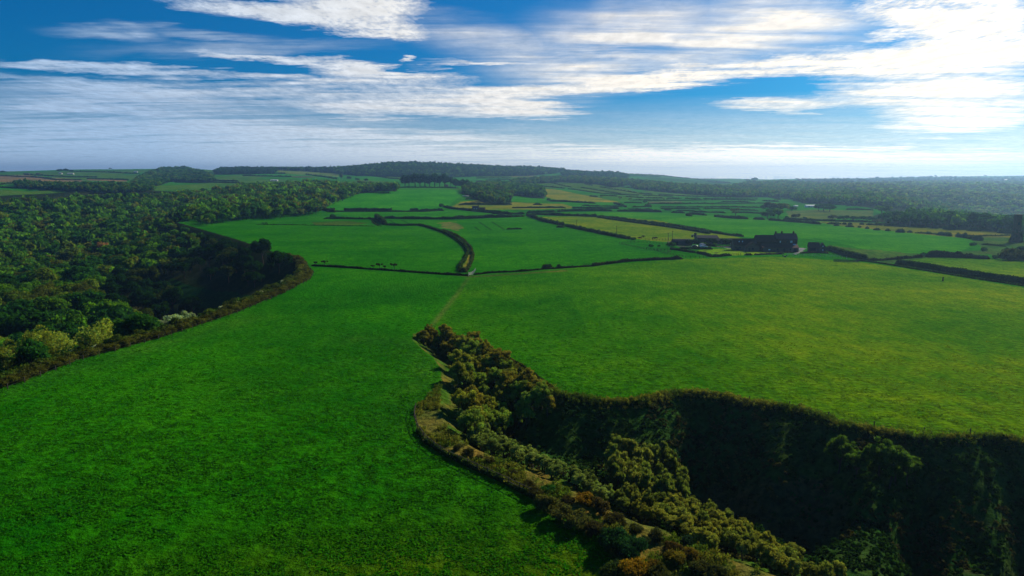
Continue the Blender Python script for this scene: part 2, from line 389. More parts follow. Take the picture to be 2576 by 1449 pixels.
def build_ground():
    front = np.arange(-43, 43.01, .115); back = np.arange(43 + 2.5, 360 - 43, 2.5)
    az = np.radians(np.concatenate([front, back])); na = len(az)
    rr = [20.0]
    while rr[-1] < 7900: rr.append(rr[-1] * (1.0075 if rr[-1] < 4000 else 1.02))
    rr = np.array(rr); nr = len(rr)
    A, RR = np.meshgrid(az, rr); X = RR * np.sin(A); Y = RR * np.cos(A)
    x, y = X.ravel(), Y.ravel(); r = RR.ravel(); zc = H(x, y)
    i = np.arange(nr - 1)[:, None] * na; j = np.arange(na)[None, :]; j2 = (j + 1) % na
    F = np.stack([i + j, i + j2, i + na + j2, i + na + j], -1).reshape(-1, 4)[:, ::-1]
    V = np.stack([x, y, zc], 1)
    # colours of crops, pasture, woodland floor and bare soil: the land's own, plus foreground darkening painted into the near grass
    col = np.tile(np.array(G1), (len(x), 1))
    far = sstep(900, 1300, r)[:, None]
    pat = (vnoise(x / 160 + 5, y / 220, 77) > .5)
    fc = np.where(pat[:, None], np.array([[.06, .16, .012]]), np.array([[.03, .18, .008]]))
    col = col * (1 - far) + fc * far
    rough = np.zeros(len(x))
    # the big right pasture, yellower to the right
    br = np.array([flat(*p) for p in BIGRIGHT] + [(400, 60), (260, 110)] + RVR[1:] + [flat(1080, 832)])
    m = inside(br, x, y)
    k = sstep(-20, 90, x - y * .12) * .85 + .15 * fbm(x / 60, y / 60, 4, 3)
    c2 = np.array([(.030, .165, .0015)]) * (1 - k[:, None]) + np.array([YG]) * k[:, None]
    col[m] = c2[m]
    # near left pasture: paler worn strip beside the ravine, olive grass near the bottom with foreground darkening put into its colour
    ln = np.array([flat(*p) for p in [(900,855),(1020,862),(1085,925),(1050,990),(1020,1060)]])
    d = linedist(ln, x, y); w = np.exp(-(d / 5.5) ** 2)[:, None] * .55 * (~inside(RV, x, y))[:, None]
    col = col * (1 - w) + np.array([(.045, .15, .008)]) * w
    w = (np.exp(-(linedist(np.array([flat(1178,700), flat(1150,740), flat(1080,830)]), x, y) / .9) ** 2) * .8)[:, None]
    col = col * (1 - w) + np.array([(.09, .15, .02)]) * w
    w = (np.exp(-(linedist(np.array([flat(640,800), flat(400,868), flat(200,925), flat(-100,1010)]), x, y) / 5) ** 2) * .4 * (~inside(LV, x, y)))[:, None]
    col = col * (1 - w) + np.array([(.04, .13, .01)]) * w
    w = (sstep(92, 62, y - .25 * x) * .85 * (x < 60) * sstep(-75, -20, x))[:, None]
    col = col * (1 - w) + np.array([(.055, .090, .002)]) * w
    pw = (sstep(.42, .6, fbm(x / 34 + 4, y / 48, 131, 3)) * .45 * (r < 260) * (x < 20) * (~inside(LV, x, y)))[:, None]; col = col * (1 - pw) + np.array([(.012, .105, .002)]) * pw  # darker green patches, foreground falloff put into the grass colour
    for c, pts in FIELDS:
        P = wpoly(pts); jx = (fbm(x / 12, y / 12, 55, 2) - .5) * 4 
        soft = c in (BRN, ROUGH) or c[0] in (.07,) 
        m = inside(P, x + (jx * 2 if soft else 0), y + (jx * 2 if soft else 0)) & ~(inside(LV, x, y) & (r < 1300))
        if soft and r[m].size and r[m].mean() < 900: w = (.35 + .5 * fbm(x / 5, y / 9, 66, 3))[:, None]; col = np.where(m[:, None], col * (1 - w) + np.array([c]) * w, col)
        else: col[m] = c
        if soft: rough[m] = 1
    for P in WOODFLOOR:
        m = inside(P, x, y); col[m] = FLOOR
    # tractor lines in the crops
    for ln_ in ([z(2,(1350,785),(1420,835)), z(2,(1470,785),(1540,820)), z(2,(1180,785),(1260,850)), z(2,(2200,850),(2250,890)), z(2,(2240,800),(2370,885)), z(2,(2370,800),(2500,880))]):
        q = wpoly(ln_); dd = linedist(q, x, y); col = np.where((dd < 1.0)[:, None], col * .45, col)
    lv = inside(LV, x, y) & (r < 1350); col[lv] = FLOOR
    # meadow on the valley bottom
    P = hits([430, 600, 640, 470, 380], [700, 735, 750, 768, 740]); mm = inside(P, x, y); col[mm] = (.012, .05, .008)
    # ravine
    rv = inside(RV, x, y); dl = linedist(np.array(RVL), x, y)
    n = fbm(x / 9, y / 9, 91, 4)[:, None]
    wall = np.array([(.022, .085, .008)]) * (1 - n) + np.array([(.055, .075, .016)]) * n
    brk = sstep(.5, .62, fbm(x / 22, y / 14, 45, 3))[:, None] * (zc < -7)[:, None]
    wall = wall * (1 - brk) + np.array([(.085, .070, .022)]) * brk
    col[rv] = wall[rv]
    # dry strip between fence and ravine
    FN = [flat(*p) for p in FENCE_LINE]
    strip = np.array(FN + [(36, 30), (60, 0), (60, -30), (45, 30), (40, 45)] + RVL[::-1][:-6])
    m = inside(strip, x, y) & ~rv
    s1 = fbm(x / 3.2, y / 3.2, 12, 4); s1 = sstep(.38, .62, s1)[:, None]
    c3 = np.array([(.06, .13, .010)]) * (1 - s1) + np.array([DRY]) * s1
    col[m] = c3[m]
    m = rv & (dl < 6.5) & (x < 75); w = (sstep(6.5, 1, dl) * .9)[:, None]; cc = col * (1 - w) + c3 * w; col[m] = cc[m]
    w = (np.exp(-(linedist(wpoly([(1150,692),(1186,696),(1230,694),(1330,687),(1420,681)]), x, y) / 1.5) ** 2) * .75)[:, None]; col = col * (1 - w) + np.array([(.14, .09, .03)]) * w
    w = (np.exp(-(linedist(wpoly(z(2,(1900,905),(2030,962),(2085,1010),(2142,1070),(2165,1125),(2145,1195),(2105,1250),(2085,1300))), x, y) / 1.5) ** 4))[:, None]; col = col * (1 - w) + np.array([(.17, .18, .02)]) * w
    # bare rim soil of the right edge
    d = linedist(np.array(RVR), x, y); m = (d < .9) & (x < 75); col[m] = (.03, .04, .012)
    d = linedist(np.array(LV[1:9]), x, y); m = (d < 5) & (x < -60) & lv; col[m] = (.05, .05, .015)
    for P, c in ((YARD, (.22, .20, .21)), (YARD2, (.26, .24, .25)), (YARD3, (.10, .09, .08)), (LAWN, (.15, .29, .004))):
        m = inside(wpoly(P), x, y); col[m] = c
    me = mesh('ground', V, F, GROUND, True, col)
    o = obj('ground', me); tag(o, 'rolling green pasture land with dry strip, ravine and valley floors', 'ground', kind='structure')
    return o
FENCE_LINE = [(1046,1030),(1042,1050),(1052,1085),(1072,1112),(1110,1138),(1160,1160),(1220,1184),(1280,1208),(1335,1232),(1400,1262),(1500,1325),(1540,1370),(1560,1452)]

# ------------------------------------------------------------------ foliage builders
def quads(P, Nn, size, g):
    n = len(P); Nn = Nn / (np.linalg.norm(Nn, axis=1, keepdims=True) + 1e-9)
    a = g.normal(size=(n, 3)); e = np.cross(Nn, a); e /= np.linalg.norm(e, axis=1, keepdims=True) + 1e-9
    f = np.cross(Nn, e); s = (size * g.uniform(.6, 1.25, n))[:, None]; k = g.uniform(.5, .9, n)[:, None]
    V = np.stack([P - e * s, P - f * s * k * .9 + e * s * .15, P + e * s, P + f * s * k], 1).reshape(-1, 3)
    F = np.arange(n * 4).reshape(-1, 4)
    return V, F
def core(c, r, g, nu=9, nv=6, sq=.85):
    V = []
    for j in range(nv + 1):
        ph = math.pi * j / nv
        for i in range(nu):
            th = 2 * math.pi * i / nu; k = r * g.uniform(.72, .98)
            V.append((c[0] + k * math.sin(ph) * math.cos(th), c[1] + k * math.sin(ph) * math.sin(th), c[2] + k * math.cos(ph) * sq))
    F = [(j * nu + i, (j + 1) * nu + i, (j + 1) * nu + (i + 1) % nu, j * nu + (i + 1) % nu) for j in range(nv) for i in range(nu)]
    return np.array(V), np.array(F)
def foliage(blobs, nq, size, g, up=.3, tip=0.0, cores=True, colvar=.3):
    """leaf-sized faces on many overlapping clumps -> V, F, tint"""
    B = np.array(blobs); w = B[:, 3] ** 2; idx = g.choice(len(B), nq, p=w / w.sum())
    d = g.normal(size=(nq, 3)); d /= np.linalg.norm(d, axis=1, keepdims=True); d[:, 2] = np.where(g.random(nq) < up, np.abs(d[:, 2]), d[:, 2])
    rad = B[idx, 3] * (g.uniform(.72, 1.1, nq) + (g.random(nq) < .12) * g.uniform(0, .25, nq))
    P = B[idx, :3] + d * rad[:, None] * np.array([1, 1, .85])
    nn = d + g.normal(size=(nq, 3)) * .55
    if tip: nn = nn * np.array([1, 1, .4])
    V, F = quads(P, nn, size, g)
    if tip:
        V = V.copy(); V[2::4, 2] += size * tip
    bt = g.uniform(1 - colvar, 1 + colvar, len(B)); lt = g.uniform(.75, 1.25, nq) * bt[idx]
    T = np.repeat(lt, 4)[:, None] * np.ones((1, 3)); T[:, 0] *= np.repeat(g.uniform(.8, 1.25, nq), 4)
    if cores:
        vs, fs, ts = [V], [F], [T]; off = len(V)
        for k, b in enumerate(B):
            if b[3] < 0.25: continue
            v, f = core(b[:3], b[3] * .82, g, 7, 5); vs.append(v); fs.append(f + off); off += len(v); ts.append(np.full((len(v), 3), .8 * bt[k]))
        V, F, T = np.concatenate(vs), np.concatenate(fs), np.concatenate(ts)
    return V, F, T
def crown_blobs(g, rx, rz, zc, n, br, flat_=False):
    out = []
    for k in range(n):
        d = g.normal(size=3); d /= np.linalg.norm(d); q = g.uniform(.35, .95) ** .6
        if d[2] < -.35: d[2] *= -.6
        b = br * g.uniform(.65, 1.25)
        out.append((d[0] * q * (rx - b * .6), d[1] * q * (rx - b * .6), zc + d[2] * q * (rz - b * .5), b))
    return out
def trunk(g, h, r, limbs=4, crown_z=4, spread=2):
    b = MB(); lean = g.normal(size=2) * .25
    p1 = (lean[0], lean[1], h * .55); b.tube((0, 0, -1.0), p1, r, r * .7, 7); b.tube(p1, (lean[0] * 1.5, lean[1] * 1.5, h), r * .7, r * .3, 6)
    for k in range(limbs):
        a = 2 * math.pi * k / limbs + g.uniform(-.4, .4); b.tube((lean[0] * .8, lean[1] * .8, h * g.uniform(.4, .6)), (math.cos(a) * spread, math.sin(a) * spread, h * g.uniform(.9, 1.15)), r * .4, r * .12, 5)
    return b
PROTO = {}
def tree_protos(key, count, seed, height, rx, rz, nb, br, nq, size, name, **k):
    """a few template trees (Empty > trunk, crown) kept as data only; every placed tree is a copy"""
    L = []
    for q in range(count):
        g = np.random.default_rng(seed + q); zc = height - rz
        s1 = g.uniform(.85, 1.15); V, F, T = foliage(crown_blobs(g, rx * s1, rz, zc, nb, br), nq, size, g, **k)
        me = mesh(key + '_crown', V, F, LEAF, False, T)
        tm = trunk(g, height - rz, .03 * height, 4, zc, rx * .5).mesh(key + '_trunk', BARK)
        L.append((me, tm))
    PROTO[key] = (name, L)
USED = {}
def place(key, x, y, s, label, cat, group, color, g=rng, name=None, zoff=0.0, q=None, sz=None):
    nm, L = PROTO[key]; q = int(g.integers(len(L))) if q is None else q % len(L)
    me, tm = L[q]
    root = bpy.data.objects.new(name or nm, None); C.objects.link(root); root.empty_display_size = .3
    root.location = (x, y, hz(x, y) + zoff); root.rotation_euler = (0, 0, g.uniform(0, 6.28))
    root.scale = (s * g.uniform(.9, 1.1), s * g.uniform(.9, 1.1), (sz or s) * g.uniform(.9, 1.1))
    tag(root, label, cat, group)
    c = obj('crown', me, root); c.color = (*color, 1); t = obj('trunk', tm, root)
    return root
def bush_protos(key, count, seed, rx, hgt, nb, br, nq, size, **k):
    L = []
    for q in range(count):
        g = np.random.default_rng(seed + q)
        bl = [(x_ , y_, max(z_, br * .4), b) for x_, y_, z_, b in crown_blobs(g, rx, hgt * .6, hgt * .42, nb, br)]
        V, F, T = foliage(bl, nq, size, g, **k); L.append(mesh(key, V, F, LEAF, False, T))
    PROTO[key] = (key, L)
def bush(key, x, y, s, label, cat, group, color, g=rng, name=None, zs=1.0, zoff=-.1):
    nm, L = PROTO[key]; o = obj(name or nm, L[int(g.integers(len(L)))], None, (x, y, hz(x, y) + zoff), g.uniform(0, 6.28), (s * g.uniform(.85, 1.15), s * g.uniform(.85, 1.15), s * zs * g.uniform(.85, 1.15)))
    o.color = (*color, 1); return tag(o, label, cat, group)
def merged(name, protos, xs, ys, ss, cols, label, cat, g=rng, zoff=0.0):
    """a wood too large to count: one object"""
    vs, fs, ts = [], [], []; off = 0; zz = H(xs, ys); pi = g.integers(0, len(protos), len(xs))
    for q, (V, F, T) in enumerate(protos):
        m = np.nonzero(pi == q)[0]
        if not len(m): continue
        a = g.uniform(0, 6.28, len(m)); ca, sa = np.cos(a)[:, None], np.sin(a)[:, None]; s = ss[m][:, None]
        X = (V[None, :, 0] * ca - V[None, :, 1] * sa) * s + xs[m][:, None]; Y = (V[None, :, 0] * sa + V[None, :, 1] * ca) * s + ys[m][:, None]
        Zc = V[None, :, 2] * s * g.uniform(.85, 1.2, (len(m), 1)) + zz[m][:, None] + zoff
        vs.append(np.stack([X, Y, Zc], -1).reshape(-1, 3)); fs.append((F[None] + (np.arange(len(m)) * len(V))[:, None, None]).reshape(-1, 4) + off)
        ts.append((T[None] * cols[m][:, None, :]).reshape(-1, 3)); off += len(m) * len(V)
    me = mesh(name, np.concatenate(vs), np.concatenate(fs), LEAF, False, np.concatenate(ts))
    o = obj(name, me); return tag(o, label, cat, kind='stuff')
def raw_protos(count, seed, height, rx, rz, nb, br, nq, size, ncore=True, **k):
    L = []
    for q in range(count):
        g = np.random.default_rng(seed + q); bl = crown_blobs(g, rx * g.uniform(.85, 1.15), rz, height - rz, nb, br)
        V, F, T = foliage(bl, nq, size, g, cores=False, **k)
        v, f = core((0, 0, height - rz), rx * .72, g, 7, 5, rz / rx * .95); 
        # a stem under the crown keeps distant trees rooted
        st = np.array([(-.2, -.2, -2), (.2, -.2, -2), (.2, .2, -2), (-.2, .2, -2), (-.15, -.15, height * .6), (.15, -.15, height * .6), (.15, .15, height * .6), (-.15, .15, height * .6)])
        sf = np.array([(0, 1, 5, 4), (1, 2, 6, 5), (2, 3, 7, 6), (3, 0, 4, 7)])
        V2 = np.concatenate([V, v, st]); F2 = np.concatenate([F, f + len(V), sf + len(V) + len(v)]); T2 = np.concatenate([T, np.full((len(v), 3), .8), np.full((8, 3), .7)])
        L.append((V2, F2, T2))
    return L
def polar_samples(r0, r1, a0, a1, spacing, g):
    xs, ys = [], []; r = r0
    while r < r1:
        s = spacing(r); a = np.arange(a0 + g.uniform(0, s / r), a1, s / r)
        rr_ = r + g.uniform(-.38, .38, len(a)) * s; aa = a + g.uniform(-.38, .38, len(a)) * s / r
        xs.append(rr_ * np.sin(aa)); ys.append(rr_ * np.cos(aa)); r += s * .92
    return np.concatenate(xs), np.concatenate(ys)
def hedge(pts, h=2.0, w=1.3, gaps=0.0, label=None, group=None, name='hedge', col=(.03, .055, .012), cat='hedge', seed=None, world=False, lump=.48, detail=1.0, zoff=0.0):
    """clipped field hedge: lumpy body following the terrain, covered in leaf faces"""
    g = np.random.default_rng(seed if seed is not None else int(abs(pts[0][0] * 13 + pts[0][1] * 7)))
    P = np.array(pts, float) if world else wpoly(pts)
    seg = np.hypot(*np.diff(P, axis=0).T); L = np.concatenate([[0], np.cumsum(seg)]); tot = L[-1]
    h *= .76; w *= .72
    rm = float(np.hypot(P[:, 0], P[:, 1]).mean()); ds = min(max(rm * .0032, .5), 4, max(tot / 4, .3)); n = max(int(tot / ds), 3) + 1
    t = np.linspace(0, tot, n); x = np.interp(t, L, P[:, 0]); y = np.interp(t, L, P[:, 1])
    dx = np.gradient(x); dy = np.gradient(y); q = np.hypot(dx, dy) + 1e-9; nx, ny = -dy / q, dx / q
    x = x + nx * (fbm(t / 9, t * 0, 5, 2) - .5) * w * .8; y = y + ny * (fbm(t / 9, t * 0, 5, 2) - .5) * w * .8
    hh = h * (1 + lump * (fbm(t / (2.5 + h), t * 0 + 3, int(g.integers(99)), 3) - .5) * 2); ww = w * (.8 + .4 * fbm(t / 3, t * 0 + 8, 2, 2))
    ends = np.minimum(np.minimum(t, tot - t) / max(h * .7, .1), 1); hh = hh * (.25 + .75 * np.sqrt(ends)); ww = ww * (.3 + .7 * np.sqrt(ends))
    zc = H(x, y) + zoff
    prof = [(-1, -.3 / h), (-1.05, .3), (-.95, .7), (-.55, .97), (0, 1.03), (.55, .97), (.95, .7), (1.05, .3), (1, -.3 / h)]
    k = len(prof); V = np.zeros((n, k, 3))
    for i, (a, b) in enumerate(prof):
        j = 1 + (g.random(n) - .5) * .22
        V[:, i, 0] = x + nx * a * ww * j * .5 * 2 * .5; V[:, i, 1] = y + ny * a * ww * j * .5; V[:, i, 2] = zc + b * hh * (1 + (g.random(n) - .5) * .12)
    keep = np.ones(n - 1, bool)
    if gaps:
        keep = vnoise(t[:-1] / (h * 4) + 7, t[:-1] * 0, 3) > gaps
    I = np.arange(n - 1)[keep]
    F = np.concatenate([np.stack([I * k + i, I * k + i + 1, (I + 1) * k + i + 1, (I + 1) * k + i], 1) for i in range(k - 1)]) if len(I) else np.zeros((0, 4), int)
    V = V.reshape(-1, 3)
    size = max(.16, rm * .0011) ; nq = int(min(9000, max(60, keep.sum() * (tot / (n - 1)) * (2 * h + w) / size ** 2 * .35 * detail)))
    ii = g.choice(I, nq); fr = g.random(nq); s = g.uniform(.02, .98, nq) * (k - 3) + 1; i0 = s.astype(int); fs_ = (s - i0)[:, None]
    A = V[ii * k + i0] * (1 - fs_) + V[ii * k + i0 + 1] * fs_; B_ = V[(ii + 1) * k + i0] * (1 - fs_) + V[(ii + 1) * k + i0 + 1] * fs_
    Pq = A * (1 - fr[:, None]) + B_ * fr[:, None]; nn = Pq - np.stack([x[ii], y[ii], zc[ii] + hh[ii] * .4], 1); nn /= np.linalg.norm(nn, axis=1, keepdims=True) + 1e-9
    v, f = quads(Pq + nn * size * .3, nn + g.normal(size=(nq, 3)) * .6, size, g)
    lt = g.uniform(.65, 1.35, nq); T = np.concatenate([np.full((len(V), 3), .85), np.repeat(lt, 4)[:, None] * np.ones((1, 3))])
    F = np.concatenate([F, f + len(V)]); V = np.concatenate([V, v]) - np.array([P[0][0], P[0][1], 0]) 
    me = mesh(name, V, F, LEAF, False, T); o = obj(name, me, None, (P[0][0], P[0][1], 0)); o.color = (*col, 1)
    return tag(o, label, cat, group)
def caps(o): return o
# ------------------------------------------------------------------ camera, sun, sky
cam = bpy.data.cameras.new('camera'); co = bpy.data.objects.new('camera', cam); C.objects.link(co)
cam.lens = 36 * FP / 2576; cam.sensor_width = 36; cam.clip_end = 30000; cam.clip_start = .5
co.location = (0, 0, HC); co.rotation_euler = (R(90 - 9.3), 0, 0); sc.camera = co
SUN_AZ, SUN_EL = R(47), R(31)
sun = bpy.data.lights.new('sun', 'SUN'); so = bpy.data.objects.new('sun', sun); C.objects.link(so)
sun.energy = 5.0; sun.angle = R(.6); sun.color = (1.0, .93, .80)
from mathutils import Vector
sd = Vector((math.sin(SUN_AZ) * math.cos(SUN_EL), math.cos(SUN_AZ) * math.cos(SUN_EL), math.sin(SUN_EL)))
so.rotation_euler = sd.to_track_quat('Z', 'Y').to_euler()
sc.view_settings.view_transform = 'Standard'; sc.view_settings.look = 'None'; sc.view_settings.exposure = 0; sc.view_settings.gamma = 1

CLOUDS = [  # (u0,v0, u1,v1, thickness, weight): streaks of high cloud, given by where they lie in the sky
 (300,-20,820,48,20,.8),(560,12,1050,92,22,.9),(640,-25,1085,70,36,1.0),(800,-60,1110,15,45,1.0),(850,45,1070,90,22,.9),
 (470,130,800,158,9,.95),(700,150,1200,192,13,1.0),(-150,143,520,182,14,1.0),(200,178,900,196,14,.85),(700,188,1250,208,18,.95),
 (-150,200,700,236,22,.85),(500,222,1350,252,30,.95),(650,262,1300,290,20,.9),(-100,240,700,280,34,.5),(-100,255,500,275,16,.6),(-100,330,900,350,70,.38),(150,75,400,100,10,.35),(280,68,420,100,10,.3),(330,72,700,105,8,.25),
 (1120,245,1420,222,20,.95),(1300,225,1800,185,22,1.0),(1500,212,2150,150,20,.95),(1900,178,2650,100,40,.95),(2050,215,2650,190,50,.9),(2150,265,2700,250,62,.85),(1750,262,2200,258,20,.8),(1150,285,1500,272,18,.8),(1150,262,1420,268,12,.8),(2300,130,2750,110,40,1.0),(2350,10,2600,60,40,1.0),
 (2080,0,2600,20,46,1.1),(2240,55,2560,90,34,1.0),(2150,95,2330,75,8,.8),(1330,130,1800,70,60,.5),(1000,60,1500,140,30,.3),(1150,120,1600,190,30,.35),(1750,60,2200,40,50,.5),(300,130,900,110,12,.2),(1500,150,2080,70,50,.45),(1420,100,1600,30,40,.35),(1250,200,1700,130,50,.4),
 (1420,168,1512,170,8,.9),(1000,151,1045,153,4,.9),(1110,162,1400,163,4,.5),
 (1050,375,2700,388,22,.85),(1350,405,2800,412,26,.95),(900,430,2800,436,24,.9),(-300,385,1200,395,45,.5),(2200,315,2650,300,30,.7),(-200,425,1100,432,20,.45),(600,325,1250,350,14,.4),
]
def ang(u, v):
    dx, dy, dz = ray(u, v); return math.atan2(float(dx), float(dy)), math.atan2(float(dz), math.hypot(float(dx), float(dy)))
def build_world():
    w = bpy.data.worlds.new('World'); sc.world = w; w.use_nodes = True; nt = w.node_tree; nt.nodes.clear()
    out = nt.nodes.new('ShaderNodeOutputWorld'); bg = nt.nodes.new('ShaderNodeBackground'); nt.links.new(bg.outputs[0], out.inputs[0])
    sky = N(nt, 'TexSky', sky_type='NISHITA', sun_disc=False); sky.sun_elevation = SUN_EL; sky.sun_rotation = SUN_AZ; sky.altitude = 100; sky.air_density = 1.0; sky.dust_density = .6; sky.ozone_density = 3.0
    tc = N(nt, 'TexCoord'); sx = N(nt, 'SeparateXYZ'); nt.links.new(tc.outputs['Generated'], sx.inputs[0])
    X, Y, Z = sx.outputs
    az = mathn(nt, 'ARCTAN2', X, Y); hyp = mathn(nt, 'SQRT', mathn(nt, 'ADD', mathn(nt, 'MULTIPLY', X, X), mathn(nt, 'MULTIPLY', Y, Y)))
    el = mathn(nt, 'ARCTAN2', Z, hyp)
    # cloud deck coordinates (the plane of the high cloud layer)
    zc = mathn(nt, 'ADD', mathn(nt, 'MAXIMUM', Z, 0.0), .035)
    cp = nt.nodes.new('ShaderNodeCombineXYZ'); nt.links.new(mathn(nt, 'DIVIDE', X, zc), cp.inputs[0]); nt.links.new(mathn(nt, 'DIVIDE', Y, zc), cp.inputs[1])
    def noise(scale, det, rough, rot=0, st=(1, 1, 1), dist=0.0):
        mp = N(nt, 'Mapping'); mp.inputs['Rotation'].default_value = (0, 0, rot); mp.inputs['Scale'].default_value = st
        nt.links.new(cp.outputs[0], mp.inputs[0]); no = N(nt, 'TexNoise', i_Scale=scale, i_Detail=det, i_Roughness=rough, i_Distortion=dist); nt.links.new(mp.outputs[0], no.inputs['Vector']); return no.outputs['Fac']
    n1 = noise(1.1, 9, .68, R(15), (.55, 1.3, 1), .5); n2 = noise(6.0, 6, .65, R(-25), (1.3, .7, 1), .3)
    wob = mathn(nt, 'MULTIPLY', mathn(nt, 'SUBTRACT', noise(.8, 4, .6, 0, (.6, .6, 1)), .5), .035)
    wob2 = mathn(nt, 'MULTIPLY', mathn(nt, 'SUBTRACT', noise(1.7, 6, .65, 1.0, (.5, 1, 1)), .5), .05)
    cv = nt.nodes.new('ShaderNodeCombineXYZ'); nt.links.new(mathn(nt, 'ADD', az, mathn(nt, 'MULTIPLY', wob, 2.5)), cv.inputs[0]); nt.links.new(mathn(nt, 'ADD', el, wob2), cv.inputs[1])
    acc = None; vacc = None
    for (u0, v0, u1, v1, th, wt) in CLOUDS:
        a0, e0 = ang(u0, v0); a1, e1 = ang(u1, v1); L = math.hypot(a1 - a0, e1 - e0) / 2 * 1.2; rot = math.atan2(e1 - e0, a1 - a0)
        off = abs((u0 + u1) / 2 - 1288) / FP; k = 1 / math.sqrt(1 + off * off)
        mp = N(nt, 'Mapping', vector_type='TEXTURE'); mp.inputs['Location'].default_value = ((a0 + a1) / 2, (e0 + e1) / 2, 0); mp.inputs['Rotation'].default_value = (0, 0, rot)
        mp.inputs['Scale'].default_value = (L * (1.3 if wt < .56 else 1), th * (1.9 if wt < .56 else 1.4) * k / FP, 1); nt.links.new(cv.outputs[0], mp.inputs[0])
        ln = N(nt, 'VectorMath', operation='LENGTH'); nt.links.new(mp.outputs[0], ln.inputs[0])
        s = maprange(nt, ln.outputs['Value'], .2 if wt > .56 else -.3, 1.1, wt, 0.0, True)
        if wt < .56:
            vacc = s if vacc is None else mathn(nt, 'MAXIMUM', vacc, s); continue
        acc = s if acc is None else mathn(nt, 'ADD', mathn(nt, 'MULTIPLY', acc, mathn(nt, 'SUBTRACT', 1.0, mathn(nt, 'MULTIPLY', s, .6))), s)
    dens = mathn(nt, 'MINIMUM', acc, 1.1)
    sL = noise(1.0, 8, .62, R(-15), (.45, 2.4, 1), .7); sR = noise(1.0, 8, .62, R(45), (.4, 2.1, 1), .9); n4 = noise(24, 2, .5, R(20), (1.4, .8, 1))
    side = maprange(nt, az, -.12, .2, 0, 1, True); st = mathn(nt, 'ADD', mathn(nt, 'MULTIPLY', sL, mathn(nt, 'SUBTRACT', 1.0, side)), mathn(nt, 'MULTIPLY', sR, side))
    T_ = lambda q, k: mathn(nt, 'MULTIPLY', mathn(nt, 'SUBTRACT', q, .5), k)
    nn = mathn(nt, 'ADD', mathn(nt, 'ADD', T_(st, 3.0), T_(n1, 1.2)), mathn(nt, 'ADD', mathn(nt, 'MULTIPLY', T_(n2, 1.0), maprange(nt, el, .03, .16, .35, 1)), mathn(nt, 'MULTIPLY', T_(n4, 1.1), maprange(nt, el, .08, .2, .0, 1))))
    c = mathn(nt, 'ADD', dens, mathn(nt, 'MULTIPLY', nn, mathn(nt, 'ADD', .2, mathn(nt, 'MULTIPLY', dens, .62))))
    cloud = maprange(nt, c, .27, 1.1, 0, 1)
    # thin veil everywhere low in the sky
    veil = mathn(nt, 'MULTIPLY', maprange(nt, el, .0, .11, .8, .0), maprange(nt, n1, .3, .7, .7, 1.2))
    vv = mathn(nt, 'MULTIPLY', mathn(nt, 'MULTIPLY', vacc, 3.0), maprange(nt, mathn(nt, 'ADD', st, mathn(nt, 'MULTIPLY', n1, .6)), .62, 1.02, .12, 1.3))
    veil = mathn(nt, 'MINIMUM', mathn(nt, 'ADD', veil, vv), .85)
    cloud = mathn(nt, 'ADD', cloud, mathn(nt, 'MULTIPLY', mathn(nt, 'SUBTRACT', 1.0, cloud), veil))
    # nearness to the sun brightens and warms the cloud
    dt = N(nt, 'VectorMath', operation='DOT_PRODUCT'); nt.links.new(tc.outputs['Generated'], dt.inputs[0]); dt.inputs[1].default_value = tuple(sd)
    gl = maprange(nt, dt.outputs['Value'], .25, .9, 0, 1)
    cc = nt.nodes.new('ShaderNodeMix'); cc.data_type = 'RGBA'; nt.links.new(gl, cc.inputs[0]); cc.inputs[6].default_value = (.46, .62, .84, 1); cc.inputs[7].default_value = (1.38, 1.22, .98, 1)
    hi = mathn(nt, 'MULTIPLY', maprange(nt, el, R(14), R(35), 1.0, .35), maprange(nt, el, .02, .09, 1.38, 1.0))
    ccs = nt.nodes.new('ShaderNodeCombineXYZ'); br = mathn(nt, 'MULTIPLY', maprange(nt, n2, .3, .7, .8, 1.12), hi)
    for i in range(3): nt.links.new(br, ccs.inputs[i])
    ccol = vmul(nt, cc.outputs[2], ccs.outputs[0])
    # clear sky: Nishita, deepened as in the photograph
    sk = vmul(nt, sky.outputs[0], SKYTINT)
    mx = nt.nodes.new('ShaderNodeMix'); mx.data_type = 'RGBA'; nt.links.new(cloud, mx.inputs[0]); nt.links.new(sk, mx.inputs[6])
    cs = vmul(nt, ccol, (1 / SKYSTR,) * 3); nt.links.new(cs, mx.inputs[7])
    nt.links.new(mx.outputs[2], bg.inputs[0]); bg.inputs[1].default_value = SKYSTR
    w.cycles.sampling_method = 'MANUAL'; w.cycles.sample_map_resolution = 512
SKYSTR = .06; SKYTINT = (.0, .66, 1.25)
build_world()

# ------------------------------------------------------------------ haze
def build_haze():
    m, nt, out = nmat('haze_air'); pv = N(nt, 'VolumePrincipled'); pv.inputs['Color'].default_value = (.42, .70, 1, 1); pv.inputs['Density'].default_value = HAZE; pv.inputs['Anisotropy'].default_value = .75
    nt.links.new(pv.outputs[0], out.inputs['Volume'])
    b = MB(); b.box(-8100, 8100, -8100, 8100, -75, 150); o = b.build('haze', m); tag(o, 'thin blue air over the whole landscape', 'haze', kind='stuff')
HAZE = 1.6e-4

